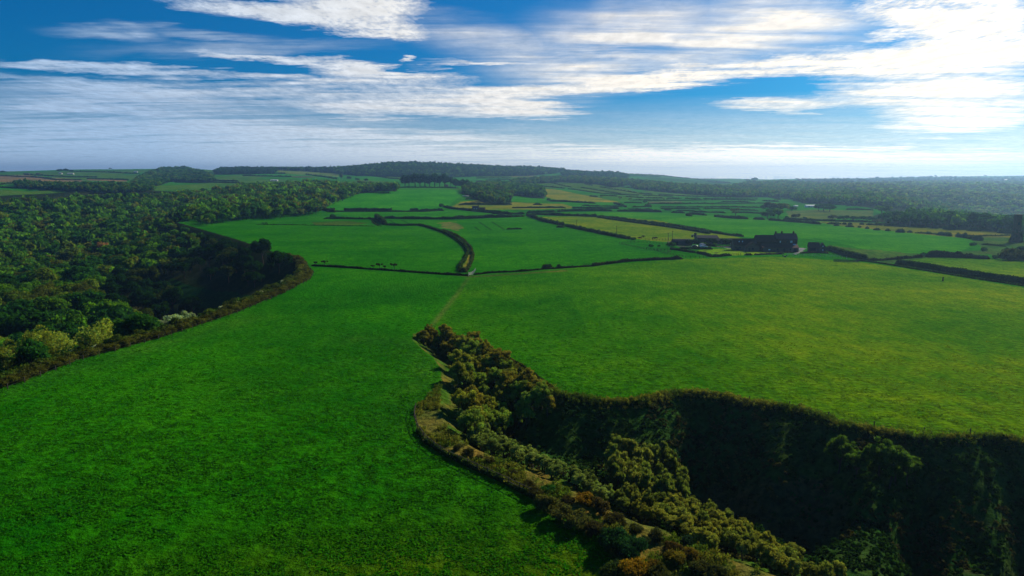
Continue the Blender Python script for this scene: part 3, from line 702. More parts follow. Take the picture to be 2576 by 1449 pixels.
# ------------------------------------------------------------------ woods
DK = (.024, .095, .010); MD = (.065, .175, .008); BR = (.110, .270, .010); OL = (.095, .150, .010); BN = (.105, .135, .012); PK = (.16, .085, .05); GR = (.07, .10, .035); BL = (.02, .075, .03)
def colours(x, y, g, pal, wts, sc_=45.0):
    k = np.array([g.choice(len(pal), p=wts) for _ in range(len(x))]); base = np.array(pal)[k]
    ph = fbm(x / sc_, y / sc_, 61, 3); base = base * (.7 + .6 * ph)[:, None] * g.uniform(.8, 1.2, (len(x), 1)); return base
tree_protos('wood_a', 6, 100, 11, 4.3, 4.4, 22, 1.7, 2300, .42, 'broadleaf_tree')
tree_protos('wood_b', 5, 120, 9, 4.6, 3.6, 26, 1.5, 2300, .38, 'broadleaf_tree')
tree_protos('bare', 4, 140, 10, 4.4, 4.4, 60, 1.0, 4200, .20, 'budding_tree', cores=False)
RAW2 = raw_protos(5, 200, 10, 4.4, 4.2, 16, 1.6, 330, .85)
RAW3 = raw_protos(5, 220, 9, 4.6, 3.9, 10, 1.9, 90, 1.6)
RAW4 = raw_protos(4, 240, 8.5, 4.8, 3.7, 7, 2.2, 46, 2.0)
RAWC = []
for q in range(2):
    g_ = np.random.default_rng(300 + q); bl = [(g_.normal() * .3, g_.normal() * .3, 1.6 + k * 1.3, 2.0 * (1 - k / 8)) for k in range(6)]
    RAWC.append(foliage(bl, 90, 1.3, g_))

WOOD_L = wpoly([(465,560),(520,535),(600,524),(690,521),(790,515),(840,492),(900,474),(870,462),(800,456),(650,466),(530,476),(380,486),(230,496),(0,499),(-400,499)], 11)
def left_wood():
    g = np.random.default_rng(5)
    xs, ys = polar_samples(112, 1500, R(-44), R(-11), lambda r: 8.8 if r < 420 else 8.8 + (r - 420) * .002, g)
    poly = np.concatenate([[LV[2], LV[3], LV[4], LV[5], LV[6], LV[7], LV[8], LV[9], LV[10], LV[11], LV[12], LV[13], LV[14], LV[15]], WOOD_L, [(-1500, 900), (-420, -50), (-106, 60)]])
    m = inside(poly, xs, ys); xs, ys = xs[m], ys[m]
    dl = linedist(LV[2:16], xs, ys); r = np.hypot(xs, ys)
    m = (dl > np.where(ys < 290, 7.5, 8.5)); xs, ys, r = xs[m], ys[m], r[m]
    mead = wpoly([(395,712),(480,700),(600,715),(660,742),(600,770),(480,778),(420,765)])
    m = ~(inside(mead, xs, ys)); xs, ys, r = xs[m], ys[m], r[m]
    m = ~((ys > 203) & (ys < 312) & (xs > -158)); xs, ys, r = xs[m], ys[m], r[m]
    u, v, d = project(xs, ys, H(xs, ys) + 8)
    m = (u > -170) & (v < 1100); xs, ys, r, u, v = xs[m], ys[m], r[m], u[m], v[m]
    dl_all = linedist(LV[2:16], xs, ys); o = np.argsort(r); vis = o[(u[o] > -60)][:290]; S = set(vis.tolist())
    rest = np.array([i for i in range(len(xs)) if i not in S])
    pal = [('dark green', DK), ('mid green', MD), ('bright green', BR), ('olive', OL), ('brownish budding', BN)]
    for i in vis:
        ph = float(fbm(xs[i] / 55, ys[i] / 55, 61, 2)); k = int(np.clip((ph - .5) * 7 + 2 + g.normal() * 1.2, 0, 4.4))
        nm, c = pal[k]; c = tuple(np.array(c) * g.uniform(.75, 1.3)); s = g.uniform(.65, 1.9)
        if xs[i] > -112 and ys[i] < 300: s *= .62
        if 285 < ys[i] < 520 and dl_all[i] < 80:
            k = 0 if g.random() < .75 else 3; nm, c = pal[k]; c = tuple(np.array(c) * .5); s *= .66  # shade of the hollow's wall put into darker leaf colours
        key = 'bare' if k == 4 else ('wood_a' if g.random() < .5 else 'wood_b')
        if r[i] < 300 and u[i] < 300 and g.random() < .55: key, k, nm = 'bare', 2, 'bright green'; c = tuple(np.array((.22, .29, .035)) * g.uniform(.6, 1.15)); s = g.uniform(1.1, 1.8)
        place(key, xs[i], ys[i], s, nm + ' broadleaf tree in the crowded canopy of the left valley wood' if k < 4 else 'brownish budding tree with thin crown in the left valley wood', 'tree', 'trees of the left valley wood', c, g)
    near_rim = (dl_all < 25) & (r > 450); szf = np.where(near_rim, .65, 1.0)
    i1 = rest[r[rest] < 640]; i2 = rest[r[rest] >= 640]
    P5 = [DK, MD, BR, OL, BN]
    for idx, pr, nm in ((i1, RAW2, 'dense mixed woodland filling the middle of the left valley'), (i2, RAW3, 'distant woodland spreading over the upper left valley')):
        x, y = xs[idx], ys[idx]; merged('woodland', pr, x, y, szf[idx] * g.uniform(.75, 1.35, len(x)) * (1 + .0004 * np.maximum(r[idx] - 600, 0)), colours(x, y, g, P5, [.27, .28, .2, .15, .1]), nm, 'woodland', g)
    print('left wood', len(vis), len(i1), len(i2))
def far_wood(pts, label, r0, r1, pal, wts, sp=lambda r: min(max(8.0, r * .0046), 13), con=0.0, size=1.0, thin=1.0, seed=1, lod=None, name='woodland', off=7.0):
    g = np.random.default_rng(seed); P = wpoly(pts, off); WOODFLOOR.append(P)
    a = np.arctan2(P[:, 0], P[:, 1]); xs, ys = polar_samples(r0, r1, a.min(), a.max(), sp, g); m = inside(P, xs, ys) & (g.random(len(xs)) < thin); xs, ys = xs[m], ys[m]
    if not len(xs): print('EMPTY', label); return
    r = np.hypot(xs, ys); s = g.uniform(.7, 1.15, len(xs)) * size * np.minimum(np.array([sp(q) for q in r]) / 8.0, 1.35)
    pr = lod or (RAW2 if r.mean() < 900 else (RAW3 if r.mean() < 1900 else RAW4))
    pr = list(pr) + (RAWC if con else [])
    merged(name, pr, xs, ys, s, colours(xs, ys, g, pal, wts, 60 + r.mean() * .03), label, 'woodland', g)
    print(label, len(xs), int(r.min()), int(r.max()))
def woods():
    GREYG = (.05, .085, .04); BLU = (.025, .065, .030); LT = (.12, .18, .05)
    far_wood(z(2,(-150,645),(0,640),(170,632),(300,600),(450,575),(640,570),(760,530),(860,505),(1050,470),(1250,450),(1420,450),(1420,420),(1150,410),(850,400),(400,400),(0,415),(-200,420)), 'mixed wood on the slope between the left fields and the hill farm', 700, 1700, [DK, MD, BR, OL, BN], [.3, .3, .2, .1, .1], sp=lambda r: 8.0, seed=11)
    far_wood([(850,433),(900,437),(1000,439),(1100,442),(1180,439),(1240,438),(1280,438),(1400,431),(1425,426),(1330,415),(1250,413),(1150,410),(1060,408),(1000,405),(960,406),(900,411),(840,417),(700,421),(690,424),(840,430)], 'dark forest covering the highest hill on the skyline', 1700, 3050, [DK, BLU, MD, (.02, .06, .03)], [.3, .3, .2, .2], con=1, seed=12)
    far_wood([(540,434),(690,432),(700,424),(700,420),(560,423),(540,428)], 'dark conifer belt along the skyline left of the hill', 1800, 3400, [DK, BLU], [.5, .5], con=1, seed=13)
    far_wood(z(1,(1300,400),(1400,345),(1500,300),(1620,265),(1850,250),(2000,290),(2100,310),(2160,350),(2150,370),(1700,372),(1560,412)), 'dark hanging wood on the far left hillside', 1600, 3300, [DK, MD, OL], [.5, .35, .15], seed=14)
    far_wood(z(1,(150,390),(170,425),(400,440),(650,455),(1000,480),(1500,455),(1560,425),(1300,410),(900,410),(450,405),(280,392)), 'long tree belt below the brown fields at far left', 1300, 2300, [DK, MD, OL], [.45, .35, .2], seed=15)
    far_wood(z(3,(170,395),(500,375),(900,400),(1000,425),(1080,420),(1180,400),(1240,440),(1500,465),(1700,480),(2100,505),(2270,520),(2576,515),(2700,540),(2700,400),(2576,415),(2400,400),(2200,440),(1900,430),(1640,420),(1500,400),(1250,385),(1000,360),(700,345),(300,355),(0,370),(0,395)), 'long belt of trees across the middle distance right of the hill', 1300, 3300, [DK, MD, GREYG, OL], [.3, .35, .2, .15], seed=16)
    far_wood(z(3,(500,300),(530,290),(800,300),(1080,310),(1190,335),(1100,345),(980,355),(950,330),(700,325),(500,320)), 'small far wood under the skyline right of the hill', 2000, 4500, [DK, BLU], [.5, .5], seed=17)
    far_wood(z(4,(-60,420),(0,400),(60,395),(250,400),(500,425),(700,440),(800,470),(980,515),(1100,520),(1240,535),(1400,550),(1500,560),(1650,580),(1900,620),(1960,680),(1700,700),(1400,700),(1250,720),(1180,725),(1060,720),(1070,670),(1200,640),(1150,625),(1000,600),(800,580),(600,572),(350,565),(220,520),(-60,510)), 'dark wood stretching behind the strip fields on the right', 1000, 3500, [DK, MD, OL, GREYG], [.35, .35, .15, .15], seed=18)
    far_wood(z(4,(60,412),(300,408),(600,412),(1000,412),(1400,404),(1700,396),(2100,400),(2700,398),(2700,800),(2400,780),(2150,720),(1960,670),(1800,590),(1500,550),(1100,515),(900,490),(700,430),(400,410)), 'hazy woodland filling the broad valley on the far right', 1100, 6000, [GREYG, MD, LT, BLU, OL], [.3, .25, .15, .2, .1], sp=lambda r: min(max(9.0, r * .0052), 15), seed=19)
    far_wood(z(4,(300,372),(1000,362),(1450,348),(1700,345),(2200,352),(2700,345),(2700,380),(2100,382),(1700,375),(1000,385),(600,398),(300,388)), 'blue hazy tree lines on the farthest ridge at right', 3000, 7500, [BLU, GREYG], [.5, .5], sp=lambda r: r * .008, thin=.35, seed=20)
    far_wood(z(4,(1180,730),(1400,700),(1700,700),(1960,690),(2150,720),(2420,740),(2700,740),(2700,830),(2440,815),(2200,795),(1900,785),(1650,770),(1400,760),(1220,750)), 'dark wood edge filling behind the tree line left of the tower', 550, 1500, [DK, DK, MD], [.4, .3, .3], sp=lambda r: 8.0, seed=23)
    far_wood(z(2,(2050,470),(2100,480),(2300,560),(2400,575),(2530,580),(2576,530),(2576,450),(2600,430),(2576,400),(2300,400),(2200,420)), 'wood beside the ochre fields behind the stone farmhouse', 900, 1800, [DK, MD, OL, GREYG], [.4, .3, .15, .15], sp=lambda r: 9.0, seed=21)
    far_wood(z(3,(0,500),(60,500),(330,525),(340,490),(280,445),(180,420),(0,420)), 'rounded dark copse at the edge of the ochre hillside', 900, 1800, [DK, MD], [.6, .4], sp=lambda r: 9.0, seed=22)
# ---- single trees that stand out
tree_protos('field_tree', 4, 160, 10, 4.6, 4.9, 30, 1.6, 1100, .7, 'field_tree')
tree_protos('tall_tree', 4, 170, 15, 4.2, 7.3, 32, 1.9, 1100, .8, 'tall_tree')
tree_protos('thin_tree', 2, 180, 10, 4.0, 3.8, 20, .9, 330, .5, 'sparse_tree', cores=False)
def single_trees():
    def T(key, u, v, hpx, label, col, s2=1.0, group=None, seedq=None):
        x, y = hit1(u, v); d = depth(x, y); hw = hpx / FP * d; base = {'field_tree': 10, 'tall_tree': 15, 'thin_tree': 10}[key]
        s = hw / base; place(key, x, y, s * s2, label, 'tree', group, col, np.random.default_rng(int(u * 7 + v)), sz=s)
    A = lambda n, zx, zy: Zp(n, zx, zy)
    # beside the right-hand wood
    for i, (zx, zy, hp, lb, c, w) in enumerate([(1950,860,29,'pale rounded tree standing forward of the dark wood near the tower',(.075,.11,.025),1.5),(1150,810,26,'dark column-shaped tree at the left end of the tree line before the right wood',DK,.9),
        (1310,815,30,'broad dark tree second along the line before the right wood',DK,1.5),(1430,830,33,'broad dark tree third along the line before the right wood',DK,1.3),(1640,835,33,'tall dark tree just left of the middle of the line before the right wood',DK,1.5),(1790,840,35,'dark tree left of the pale rounded tree',DK,1.5),
        (2110,870,44,'tall dark tree just right of the pale rounded tree',DK,1.2),(2230,880,38,'broad dark tree in the last gap before the tower',DK,1.5),(2360,890,39,'square topped dark tree left of the tower',DK,1.4),
        (100,765,26,'dark round tree at the left corner of the rough pasture',MD,1.2),(370,785,9,'small round tree on the hedge below the rough pasture',DK,1.2),(190,775,9,'small dark tree on the hedge left of the rough pasture',DK,1.2),
        (560,690,20,'dark broad tree above the rough pasture beside the white building',DK,1.9),(1150,720,22,'dark rounded tree at the right end of the rough pasture',MD,1.7),(240,695,13,'dark bush-like tree left of the white building',DK,2.0),(350,620,12,'grey tree over the white building',GR,1.2),(660,580,14,'tree at the edge of the wood above the strip fields',MD,1.5),(800,600,15,'thin pale tree at the edge of the wood above the strip fields',GR,1.5),
        (30,700,26,'tall grey green tree in the cluster right of the strip fields',GR,1.3),(60,740,24,'dark broad tree in the cluster right of the strip fields',DK,1.6),(140,700,22,'olive tree at the right of the cluster beside the strip fields',OL,1.5),(0,770,20,'low dark tree at the foot of the cluster by the strip fields',DK,1.7),
        (620,700,18,'dark tree right of the broad one by the white building',DK,1.7),(510,690,17,'dark tree left of the broad one by the white building',DK,1.5),(280,770,14,'small grey shrubby tree on the rough pasture edge',GR,1.5),(650,785,14,'grey scrubby tree left on the lower edge of the rough pasture',GR,1.8),(760,788,13,'dark scrubby tree on the lower edge of the rough pasture',DK,2),(860,790,13,'second dark scrubby tree on the lower edge of the rough pasture',DK,2),(960,795,14,'third dark scrubby tree on the lower edge of the rough pasture',DK,1.8),(1050,800,15,'dark scrubby tree next to the column shaped one',DK,1.8),
        (750,640,12,'faint sparse tree among the strip fields',GR,1.1)]):
        T('field_tree', *A(4, zx, zy), hp, lb, c, w * 1.15)
    for zx, zy, hp, lb, c, w, k in [(2245,752,26,'large bare-looking tree standing in the hedge above the bright field',GR,1.3,'thin_tree'),(2525,690,17,'dark round tree right of the bare tree in the strip fields',DK,1.2,'field_tree'),(2280,552,12,'tree on the edge of the far belt above the strip fields',DK,1.1,'field_tree'),
        (1335,617,9,'small dark tree at the corner of the pale strip field',DK,1.4,'field_tree'),(905,555,8,'small tree in the rough corner right of the ochre hillside',MD,1.4,'field_tree'),(1085,585,10,'grey sparse tree in the hedge right of the ochre hillside',GR,1.4,'thin_tree'),(1190,598,10,'grey sparse tree next right along the hedge by the ochre hillside',GR,1.3,'thin_tree'),
        (365,596,8,'small dark bushy tree below the ochre hillside',DK,1.3,'field_tree'),(410,460,7,'small pale tree on the green hillside above the ochre field',MD,1.3,'field_tree'),(2015,645,9,'faint bare tree in the middle of the strip fields',GR,1.0,'thin_tree'),(830,300,5,'lone tree bump on the skyline right of the hill',DK,1.5,'field_tree')]:
        T(k, *A(3, zx, zy), hp, lb, c, w)
    for zx, zy, hp, lb, c, w, k in [(860,378,16,'tall tree at the left end of the gap below the hill forest',OL,1.0,'tall_tree'),(935,378,9,'dark round tree right of the tall olive tree below the hill',DK,1.4,'field_tree'),(1020,395,9,'dark tree in the row below the hill field',DK,1.7,'field_tree'),(1110,397,8,'dark tree at the right of the row below the hill field',DK,1.7,'field_tree'),
        (1085,508,17,'thin bare tree at the left of the hedge above the bright field',BN,.9,'thin_tree'),(1175,505,12,'second thin bare tree in the hedge above the bright field',BN,.9,'thin_tree'),(1275,512,19,'dark tree at the left of the clump on top of the bright field',DK,.9,'tall_tree'),(1330,512,15,'dark bushy tree in the clump on top of the bright field',DK,1.7,'field_tree'),(1390,500,25,'tall dark tree at the right of the clump on top of the bright field',DK,.9,'tall_tree'),
        (740,240,4.5,'round lone tree standing up from the skyline left of the hill',DK,1.3,'field_tree')]:
        T(k, *A(2, zx, zy), hp, lb, c, w)
    for i, (zx, hp) in enumerate([(1500,26),(1540,22),(1600,26),(1650,24),(1700,29),(1745,22),(1800,27),(1850,24),(1900,25),(1960,20),(2010,18),(2080,20),(2130,18)]):
        T('tall_tree', *A(2, zx, 455 + max(0, zx - 1950) * .12), hp * 1.35, 'dark tree in the tall row along the top edge of the bright field', (.022, .085, .010), 1.35, 'tall tree row above the bright field')
    for zx, zy, hp, lb in [(1107,256,4.5,'lone round tree on the far left skyline'),(30,312,7,'dark trees clump at the left end of the skyline'),(600,300,8,'dark tree left of the skyline farm'),(660,300,8.5,'dark tree over the skyline farm'),(720,302,7,'dark tree right of the skyline farm')]:
        T('field_tree', *A(1, zx, zy), hp, lb, DK, 1.8)
    for zx, zy, hp, lb in [(285,372,3.5,'small tree on the low skyline right of the tree belt'),(1685,342,4,'round tree on the far right ridge line'),(1640,343,3,'small tree left of the round tree on the far right ridge'),(2185,345,4,'dark tree on the ridge near the right edge'),(1025,362,2.5,'tiny tree on the middle of the far right ridge')]:
        T('field_tree', *A(4, zx, zy), hp, lb, DK, 1.8)
    for zx, zy, hp, lb in [(2440,395,10,'tree group on the low skyline left of the ridge'),(2370,395,7,'smaller tree left of the tree group on the low skyline')]:
        T('field_tree', *A(3, zx, zy), hp, lb, DK, 1.8)
    # pinkish budding tree in the middle of the left wood
    x, y = hit1(262, 640, 4); place('bare', x, y, 1.25, 'pinkish brown budding tree in the middle of the left valley wood', 'tree', None, (.34, .19, .09), zoff=3)
# ------------------------------------------------------------------ hedges
def hedges():
    HD = (.034, .075, .012)
    def Hd(n, pts, label, h=2.0, w=1.6, gaps=0.0, group=None, col=HD, **k):
        return hedge(z(n, *pts), h, w, gaps, label, group, col=col, **k)
    Hd(2, [(-40,662),(300,651),(560,660),(640,670),(700,690),(800,706)], 'thick dark hedge closing the top of the upper left field', 3.2, 3.5)
    Hd(2, [(725,686),(1200,689),(1640,690)], 'gappy clipped hedge along the bottom of the bright hill field', 3.6, 2.2, .22, lump=.12)
    Hd(2, [(705,697),(1200,700),(1700,700),(1830,692)], 'low dark hedge bank in front of the gappy clipped hedge', 1.6, 1.8)
    Hd(2, [(1640,688),(1830,690),(1890,690)], 'hedge running from the gappy hedge to the field corner', 3.0, 2.2)
    Hd(2, [(680,770),(900,773),(1200,776)], 'straight dark hedge left of the tall hedge junction', 2.2, 2.0)
    Hd(2, [(1290,768),(1580,775),(1980,777),(2230,768),(2300,766)], 'long dark hedge across the middle left of the lane corner', 2.8, 2.4)
    Hd(2, [(1980,772),(2230,765),(2576,755)], 'taller dark hedge continuing towards the lane corner', 3.4, 2.4)
    Hd(2, [(1215,762),(1250,795),(1300,832)], 'tall short hedge at the junction of the middle fields', 5.0, 4.5)
    Hd(2, [(1300,836),(1480,842),(1640,838),(1720,855),(1840,895),(1920,925),(2000,965),(2060,1010),(2110,1055),(2140,1110),(2110,1180),(2070,1240),(2045,1300)], 'long winding dark hedge curving down to the pale gate', 2.0, 1.5, lump=.25)
    Hd(2, [(1870,890),(1960,915),(2050,960),(2120,1020),(2170,1080),(2185,1140),(2175,1200),(2130,1290)], 'brownish companion hedge on the right of the winding dark hedge', 1.4, 1.2, col=(.05, .075, .012))
    Hd(2, [(2060,1300),(2130,1308)], 'bushy hedge end beside the pale gate', 2.6, 3, col=(.06, .07, .02))
    Hd(2, [(560,1243),(800,1258),(1180,1280),(1500,1305),(1700,1318),(2000,1338),(2150,1345)], 'low straight dark hedge between the near field and the field beyond', .9, 1.1, col=(.03, .04, .015))
    Hd(2, [(2185,1335),(2380,1315),(2576,1306),(2700,1299),(2876,1280),(3100,1268),(3376,1248)], 'low dark hedge right of the pale gate', .9, 1.0, col=(.03, .04, .015))
    Hd(3, [(790,1250),(1060,1216),(1180,1200),(1300,1192),(1450,1185),(1720,1177)], 'bushier dark hedge running on towards the farm', 1.6, 1.6, lump=.6, col=(.03, .045, .015))
    Hd(3, [(290,1270),(405,1265)], 'boxy clipped thorn block in the low hedge right of the gate', 2.3, 3, lump=.08)
    Hd(3, [(445,1262),(487,1260)], 'smaller boxy thorn block next to the larger one', 2.2, 2.6, lump=.08)
    Hd(2, [(0,829),(570,836),(900,842),(1200,846)], 'faint low hedge line crossing the left field', .6, .6, col=(.02,.06,.01))
    Hd(2, [(1890,652),(1960,668),(2100,684),(2300,706),(2450,718),(2576,728)], 'dark hedge in front of the stone farmhouse', 3.0, 2.6)
    Hd(2, [(1165,790),(1180,815),(1230,842)], 'thin curved hedge beside the field junction', .8, .8, col=(.03,.07,.01))
    Hd(2, [(2100,577),(2300,572),(2576,607)], 'dark hedge along the top of the ochre field', 2.2, 2)
    Hd(2, [(2035,632),(2300,630),(2576,630)], 'dark hedge between the two ochre fields', 3.0, 2.2)
    Hd(2, [(870,518),(1000,508),(1360,514)], 'dark hedge under the tree clump above the bright field', 1.8, 2)
    Hd(2, [(1410,458),(1700,458),(2040,462)], 'dark hedge foot along the tall tree row', 2.5, 3)
    Hd(2, [(1300,1158),(1300.5,1158.5)], None) if 0 else None
    Hd(3, [(150,738),(220,760),(300,792),(420,820),(530,840)], 'thick dark hedge from the lane corner along the lime field', 3.2, 2.6)
    Hd(3, [(540,845),(640,868),(740,890)], 'middle length of the dark hedge below the lime field', 2.6, 2.4)
    Hd(3, [(750,892),(900,922),(1050,952),(1190,978)], 'lower length of the dark hedge ending at the paddock', 2.8, 2.4)
    Hd(3, [(445,857),(530,858)], 'short dark hedge stub left of the lime field hedge', 1.6, 2)
    Hd(3, [(-60,878),(100,876)], 'short lone dark hedge in the middle green field', 1.2, 1.6)
    Hd(3, [(140,715),(300,707),(440,702)], 'dark hedge opening from the lane corner', 2.6, 2.4)
    Hd(3, [(450,700),(640,692),(820,690),(1010,694)], 'long dark hedge above the lane', 3.0, 2.4)
    Hd(3, [(1055,696),(1280,698),(1510,705)], 'straight dark hedge right of the long hedge above the lane', 2.8, 2.2)
    Hd(3, [(1600,710),(1680,712),(1735,716)], 'short dark hedge ending before the bright field', 2.4, 2.2)
    Hd(3, [(190,728),(380,735),(520,740),(700,745),(860,752)], 'dark hedge on the top edge of the lime field', 2.8, 2.4)
    Hd(3, [(870,748),(1050,768),(1230,792),(1420,815),(1600,840),(1800,872),(2000,908),(2180,935),(2330,952)], 'long dark hedge on the far side of the farm lane', 2.0, 1.8)
    Hd(3, [(860,758),(1050,785),(1230,810),(1420,835),(1600,858),(1800,890),(1990,922)], 'long dark hedge on the near side of the farm lane', 2.0, 1.8)
    Hd(3, [(-200,722),(0,726),(130,724)], 'dark hedge left of the lane corner', 2.4, 2.2)
    Hd(3, [(-100,752),(60,752),(125,748)], 'dark hedge just below the lane corner', 2.4, 2.2)
    Hd(3, [(0,662),(250,662),(540,662)], 'dark hedge below the pale crop strip', 2.2, 2.2)
    Hd(3, [(600,662),(850,668),(1080,670)], 'bushy dark hedge right of the pale crop strip', 2.4, 2.4, lump=.6)
    Hd(3, [(215,630),(300,632)], 'short dark hedge block on the pale crop strip', 2.4, 3)
    Hd(3, [(380,594),(600,604),(840,618)], 'dark hedge along the foot of the ochre hillside', 3.0, 3)
    Hd(3, [(1030,618),(1090,635),(1150,655)], 'short slanting hedge right of the green strip', 3.0, 3)
    Hd(3, [(1380,625),(1350,640),(1400,650)], 'curved hedge beside the pale strip field', 2.4, 2.6)
    Hd(3, [(250,1440),(251,1441)], None) if 0 else None
    gp = 'clipped hedges of the far strip fields'
    lb = 'thin dark clipped hedge dividing the far strip fields'
    for pts in [[(350,402),(600,454)],[(310,444),(530,466)],[(510,392),(690,412)],[(730,422),(810,438)],[(560,470),(700,488),(880,515),(1100,530),(1280,536)],[(690,456),(900,490),(1100,520)],[(880,452),(1060,480),(1260,512)],[(1270,515),(1410,526)],[(1100,452),(1420,484),(1600,505),(1740,518)],[(1470,528),(1640,538)],[(1780,516),(1860,522)],[(1880,520),(2040,530)],[(2050,526),(2140,530)],
                [(1310,536),(1620,548)],[(1640,540),(1900,550),(2220,556)],[(780,545),(860,552)],[(900,535),(1060,545)],[(1140,550),(1330,562)],[(1340,562),(1530,566)],[(1550,568),(1700,570)],[(1730,568),(1900,571)],[(1920,570),(2200,572),(2480,574)],[(1120,612),(1310,612)],[(1200,584),(1500,588)],[(1370,590),(1620,588)],[(1620,588),(1950,585),(2220,580),(2460,588)],[(1370,622),(1700,620),(2100,618),(2576,616)],
                [(1200,655),(1400,652)],[(1480,655),(1800,656),(2200,652),(2500,662)],[(1490,672),(1700,673),(1900,676)],[(1920,672),(2100,668),(2300,684)],[(1530,684),(1610,686)],[(1650,690),(1780,694),(1900,705),(2150,714)],[(2200,712),(2350,712),(2576,724)],[(700,640),(1100,650)],[(1160,675),(1420,680)],[(2100,600),(2400,604)],[(2200,682),(2480,690)]]:
        Hd(3, pts, lb, 1.9, 1.6, group=gp, detail=.5)
    for pts in [[(60,572),(330,575)],[(250,588),(480,590)],[(500,602),(680,604)],[(780,644),(905,645)],[(930,641),(1110,643)],[(780,679),(900,682),(1060,686)],[(400,604),(480,606)],[(660,622),(760,624)],[(690,612),(860,615)],[(800,600),(1090,606)],[(-40,618),(60,620)],[(-60,592),(120,600)]]:
        Hd(4, pts, lb, 2.0, 1.7, group=gp, detail=.5)
    gl = 'hedges of the far left hillside fields'; ll = 'thin dark hedge line between the far left hillside fields'
    for pts in [[(0,340),(200,348),(330,352),(450,362),(560,380),(830,382)],[(250,330),(600,345),(980,355)],[(870,370),(1080,375),(1300,385)],[(0,430),(120,420)],[(0,455),(300,468),(800,490)],[(700,295),(1000,300),(1400,320)],[(1560,408),(1800,382),(2160,370)],[(2150,385),(2400,395)],[(2160,320),(2350,320),(2576,318)],[(1760,405),(2100,408),(2450,415)],[(2440,340),(2576,338)]]:
        Hd(1, pts, ll, 3.5, 3.5, group=gl, detail=.4)
    for pts in [[(0,343),(200,345),(360,350)],[(500,325),(640,345),(820,370)],[(0,312),(300,318)],[(940,328),(1200,345),(1450,375)],[(2210,365),(2576,360)],[(2250,400),(2350,385),(2576,378)]]:
        Hd(2, pts, 'thin dark hedge line on the fields below the hill forest', 3.5, 3.0, group='hedges below the hill forest', detail=.4)
    for pts in [[(0,322),(300,322)],[(1460,330),(1800,370),(2180,405)],[(1150,335),(1500,350)],[(1960,400),(2210,415)],[(470,278),(1100,300),(1500,330),(2070,372)],[(680,340),(900,345)]]:
        Hd(3, pts, 'thin dark hedge line on the far slope right of the hill', 3.5, 3.0, group='hedges on the far slope', detail=.4)
    Hd(3, [(2040,748),(2130,760),(2240,768),(2380,774)], 'lumpy dark hedge under the large bare-looking tree', 2.6, 2.6, lump=.6)
    Hd(3, [(1760,738),(1800,745)], 'small dark bush pair at the corner of the bright field', 3.0, 4, lump=.5)
    Hd(3, [(1780,722),(1960,738)], 'dark bushy hedge leading to the bare-looking tree', 2.4, 2.4, lump=.6)
    Hd(3, [(2430,776),(2540,782)], 'dark hedge block right of the bare-looking tree', 2.4, 2.6)
    Hd(4, [(10,785),(200,800),(370,812),(535,828)], 'dark hedge on the left of the yellow strip field', 2.4, 2.4)
    Hd(4, [(150,778),(400,788),(700,798),(1110,808)], 'long thin dark hedge along the top of the yellow strip', 2.0, 2.0)
    g2 = 'separate clipped hedge blocks along the yellow strip'
    for a, b in [((590,822),(735,826)),((745,827),(788,828)),((805,828),(846,830)),((922,828),(966,830)),((988,832),(1060,834)),((1064,834),(1150,838)),((660,840),(715,842)),((780,850),(865,855)),((1060,884),(1130,886)),((1180,892),(1232,894)),((1398,908),(1452,910)),((985,870),(1015,872)),((1600,922),(1636,926)),((1692,866),(1722,868)),((1645,862),(1660,864))]:
        Hd(4, [a, b], 'short dark clipped hedge block on the edge of the yellow strip', 1.8, 1.9, group=g2, lump=.12)
    Hd(4, [(1168,842),(1280,846),(1392,854)], 'longer dark hedge block on the far side of the yellow strip', 2.2, 2.4)
    Hd(4, [(1390,853),(1590,861)], 'low thin hedge continuing from the longer dark block', .9, 1)
    Hd(4, [(1282,906),(1380,910)], 'large dark hedge block in the middle of the near side of the yellow strip', 3.2, 2.6, lump=.12)
    Hd(4, [(1480,915),(1600,920),(1700,930)], 'low hedge between blocks on the near side of the yellow strip', 1.0, 1)
    Hd(4, [(1700,932),(1770,938),(1845,948)], 'dark hedge block above the right end of the bright field', 2.6, 2.4)
    Hd(4, [(1900,950),(1950,958),(2005,968)], 'dark hedge block right of the last gap in the bright field hedge', 3.2, 2.6)
    Hd(4, [(2015,970),(2065,978)], 'small broken hedge between the two right blocks', 2, 2, lump=.6)
    Hd(4, [(2070,982),(2155,995)], 'dark hedge block at the right corner of the bright field', 3, 3)
    Hd(4, [(1765,874),(1885,886)], 'dark hedge block below the pale rounded tree', 3.4, 2.8, lump=.12)
    Hd(4, [(1890,874),(2100,880),(2270,892)], 'long low hedge right of the pale rounded tree', 2, 2)
    Hd(4, [(2000,890),(2140,898)], 'dark hedge block in front of the long low hedge', 3.4, 2.8)
    Hd(4, [(2312,912),(2465,924)], 'dark hedge block just left of the tower', 3.6, 2.8, lump=.12)
    Hd(4, [(600,1085),(700,1115),(800,1145),(900,1165),(1000,1188)], 'thick dark hedge running right from the small stone outbuilding', 3.2, 2.8, lump=.15)
    Hd(4, [(1290,1228),(1500,1258),(1700,1290),(1900,1322),(2100,1355),(2350,1392),(2650,1440)], 'long thick dark hedge running off the right edge of the picture', 3.0, 2.6, lump=.12)
    Hd(4, [(880,1188),(1100,1216),(1300,1247),(1500,1280),(1700,1312),(1900,1345),(2100,1377),(2350,1415),(2650,1462)], 'low dark hedge just below the long thick hedge at right', .7, .8)
    Hd(4, [(1570,1150),(1680,1152),(1800,1158),(1950,1162),(2080,1168),(2230,1175)], 'rounded bushy hedge along the top of the small right field', 3.2, 4, lump=.6, col=(.03, .045, .014))
    Hd(4, [(1000,1190),(1150,1190),(1300,1178),(1450,1165),(1560,1158)], 'low scrubby hedge left of the rounded bushy hedge', 1.4, 2, lump=.7, col=(.04, .05, .018))
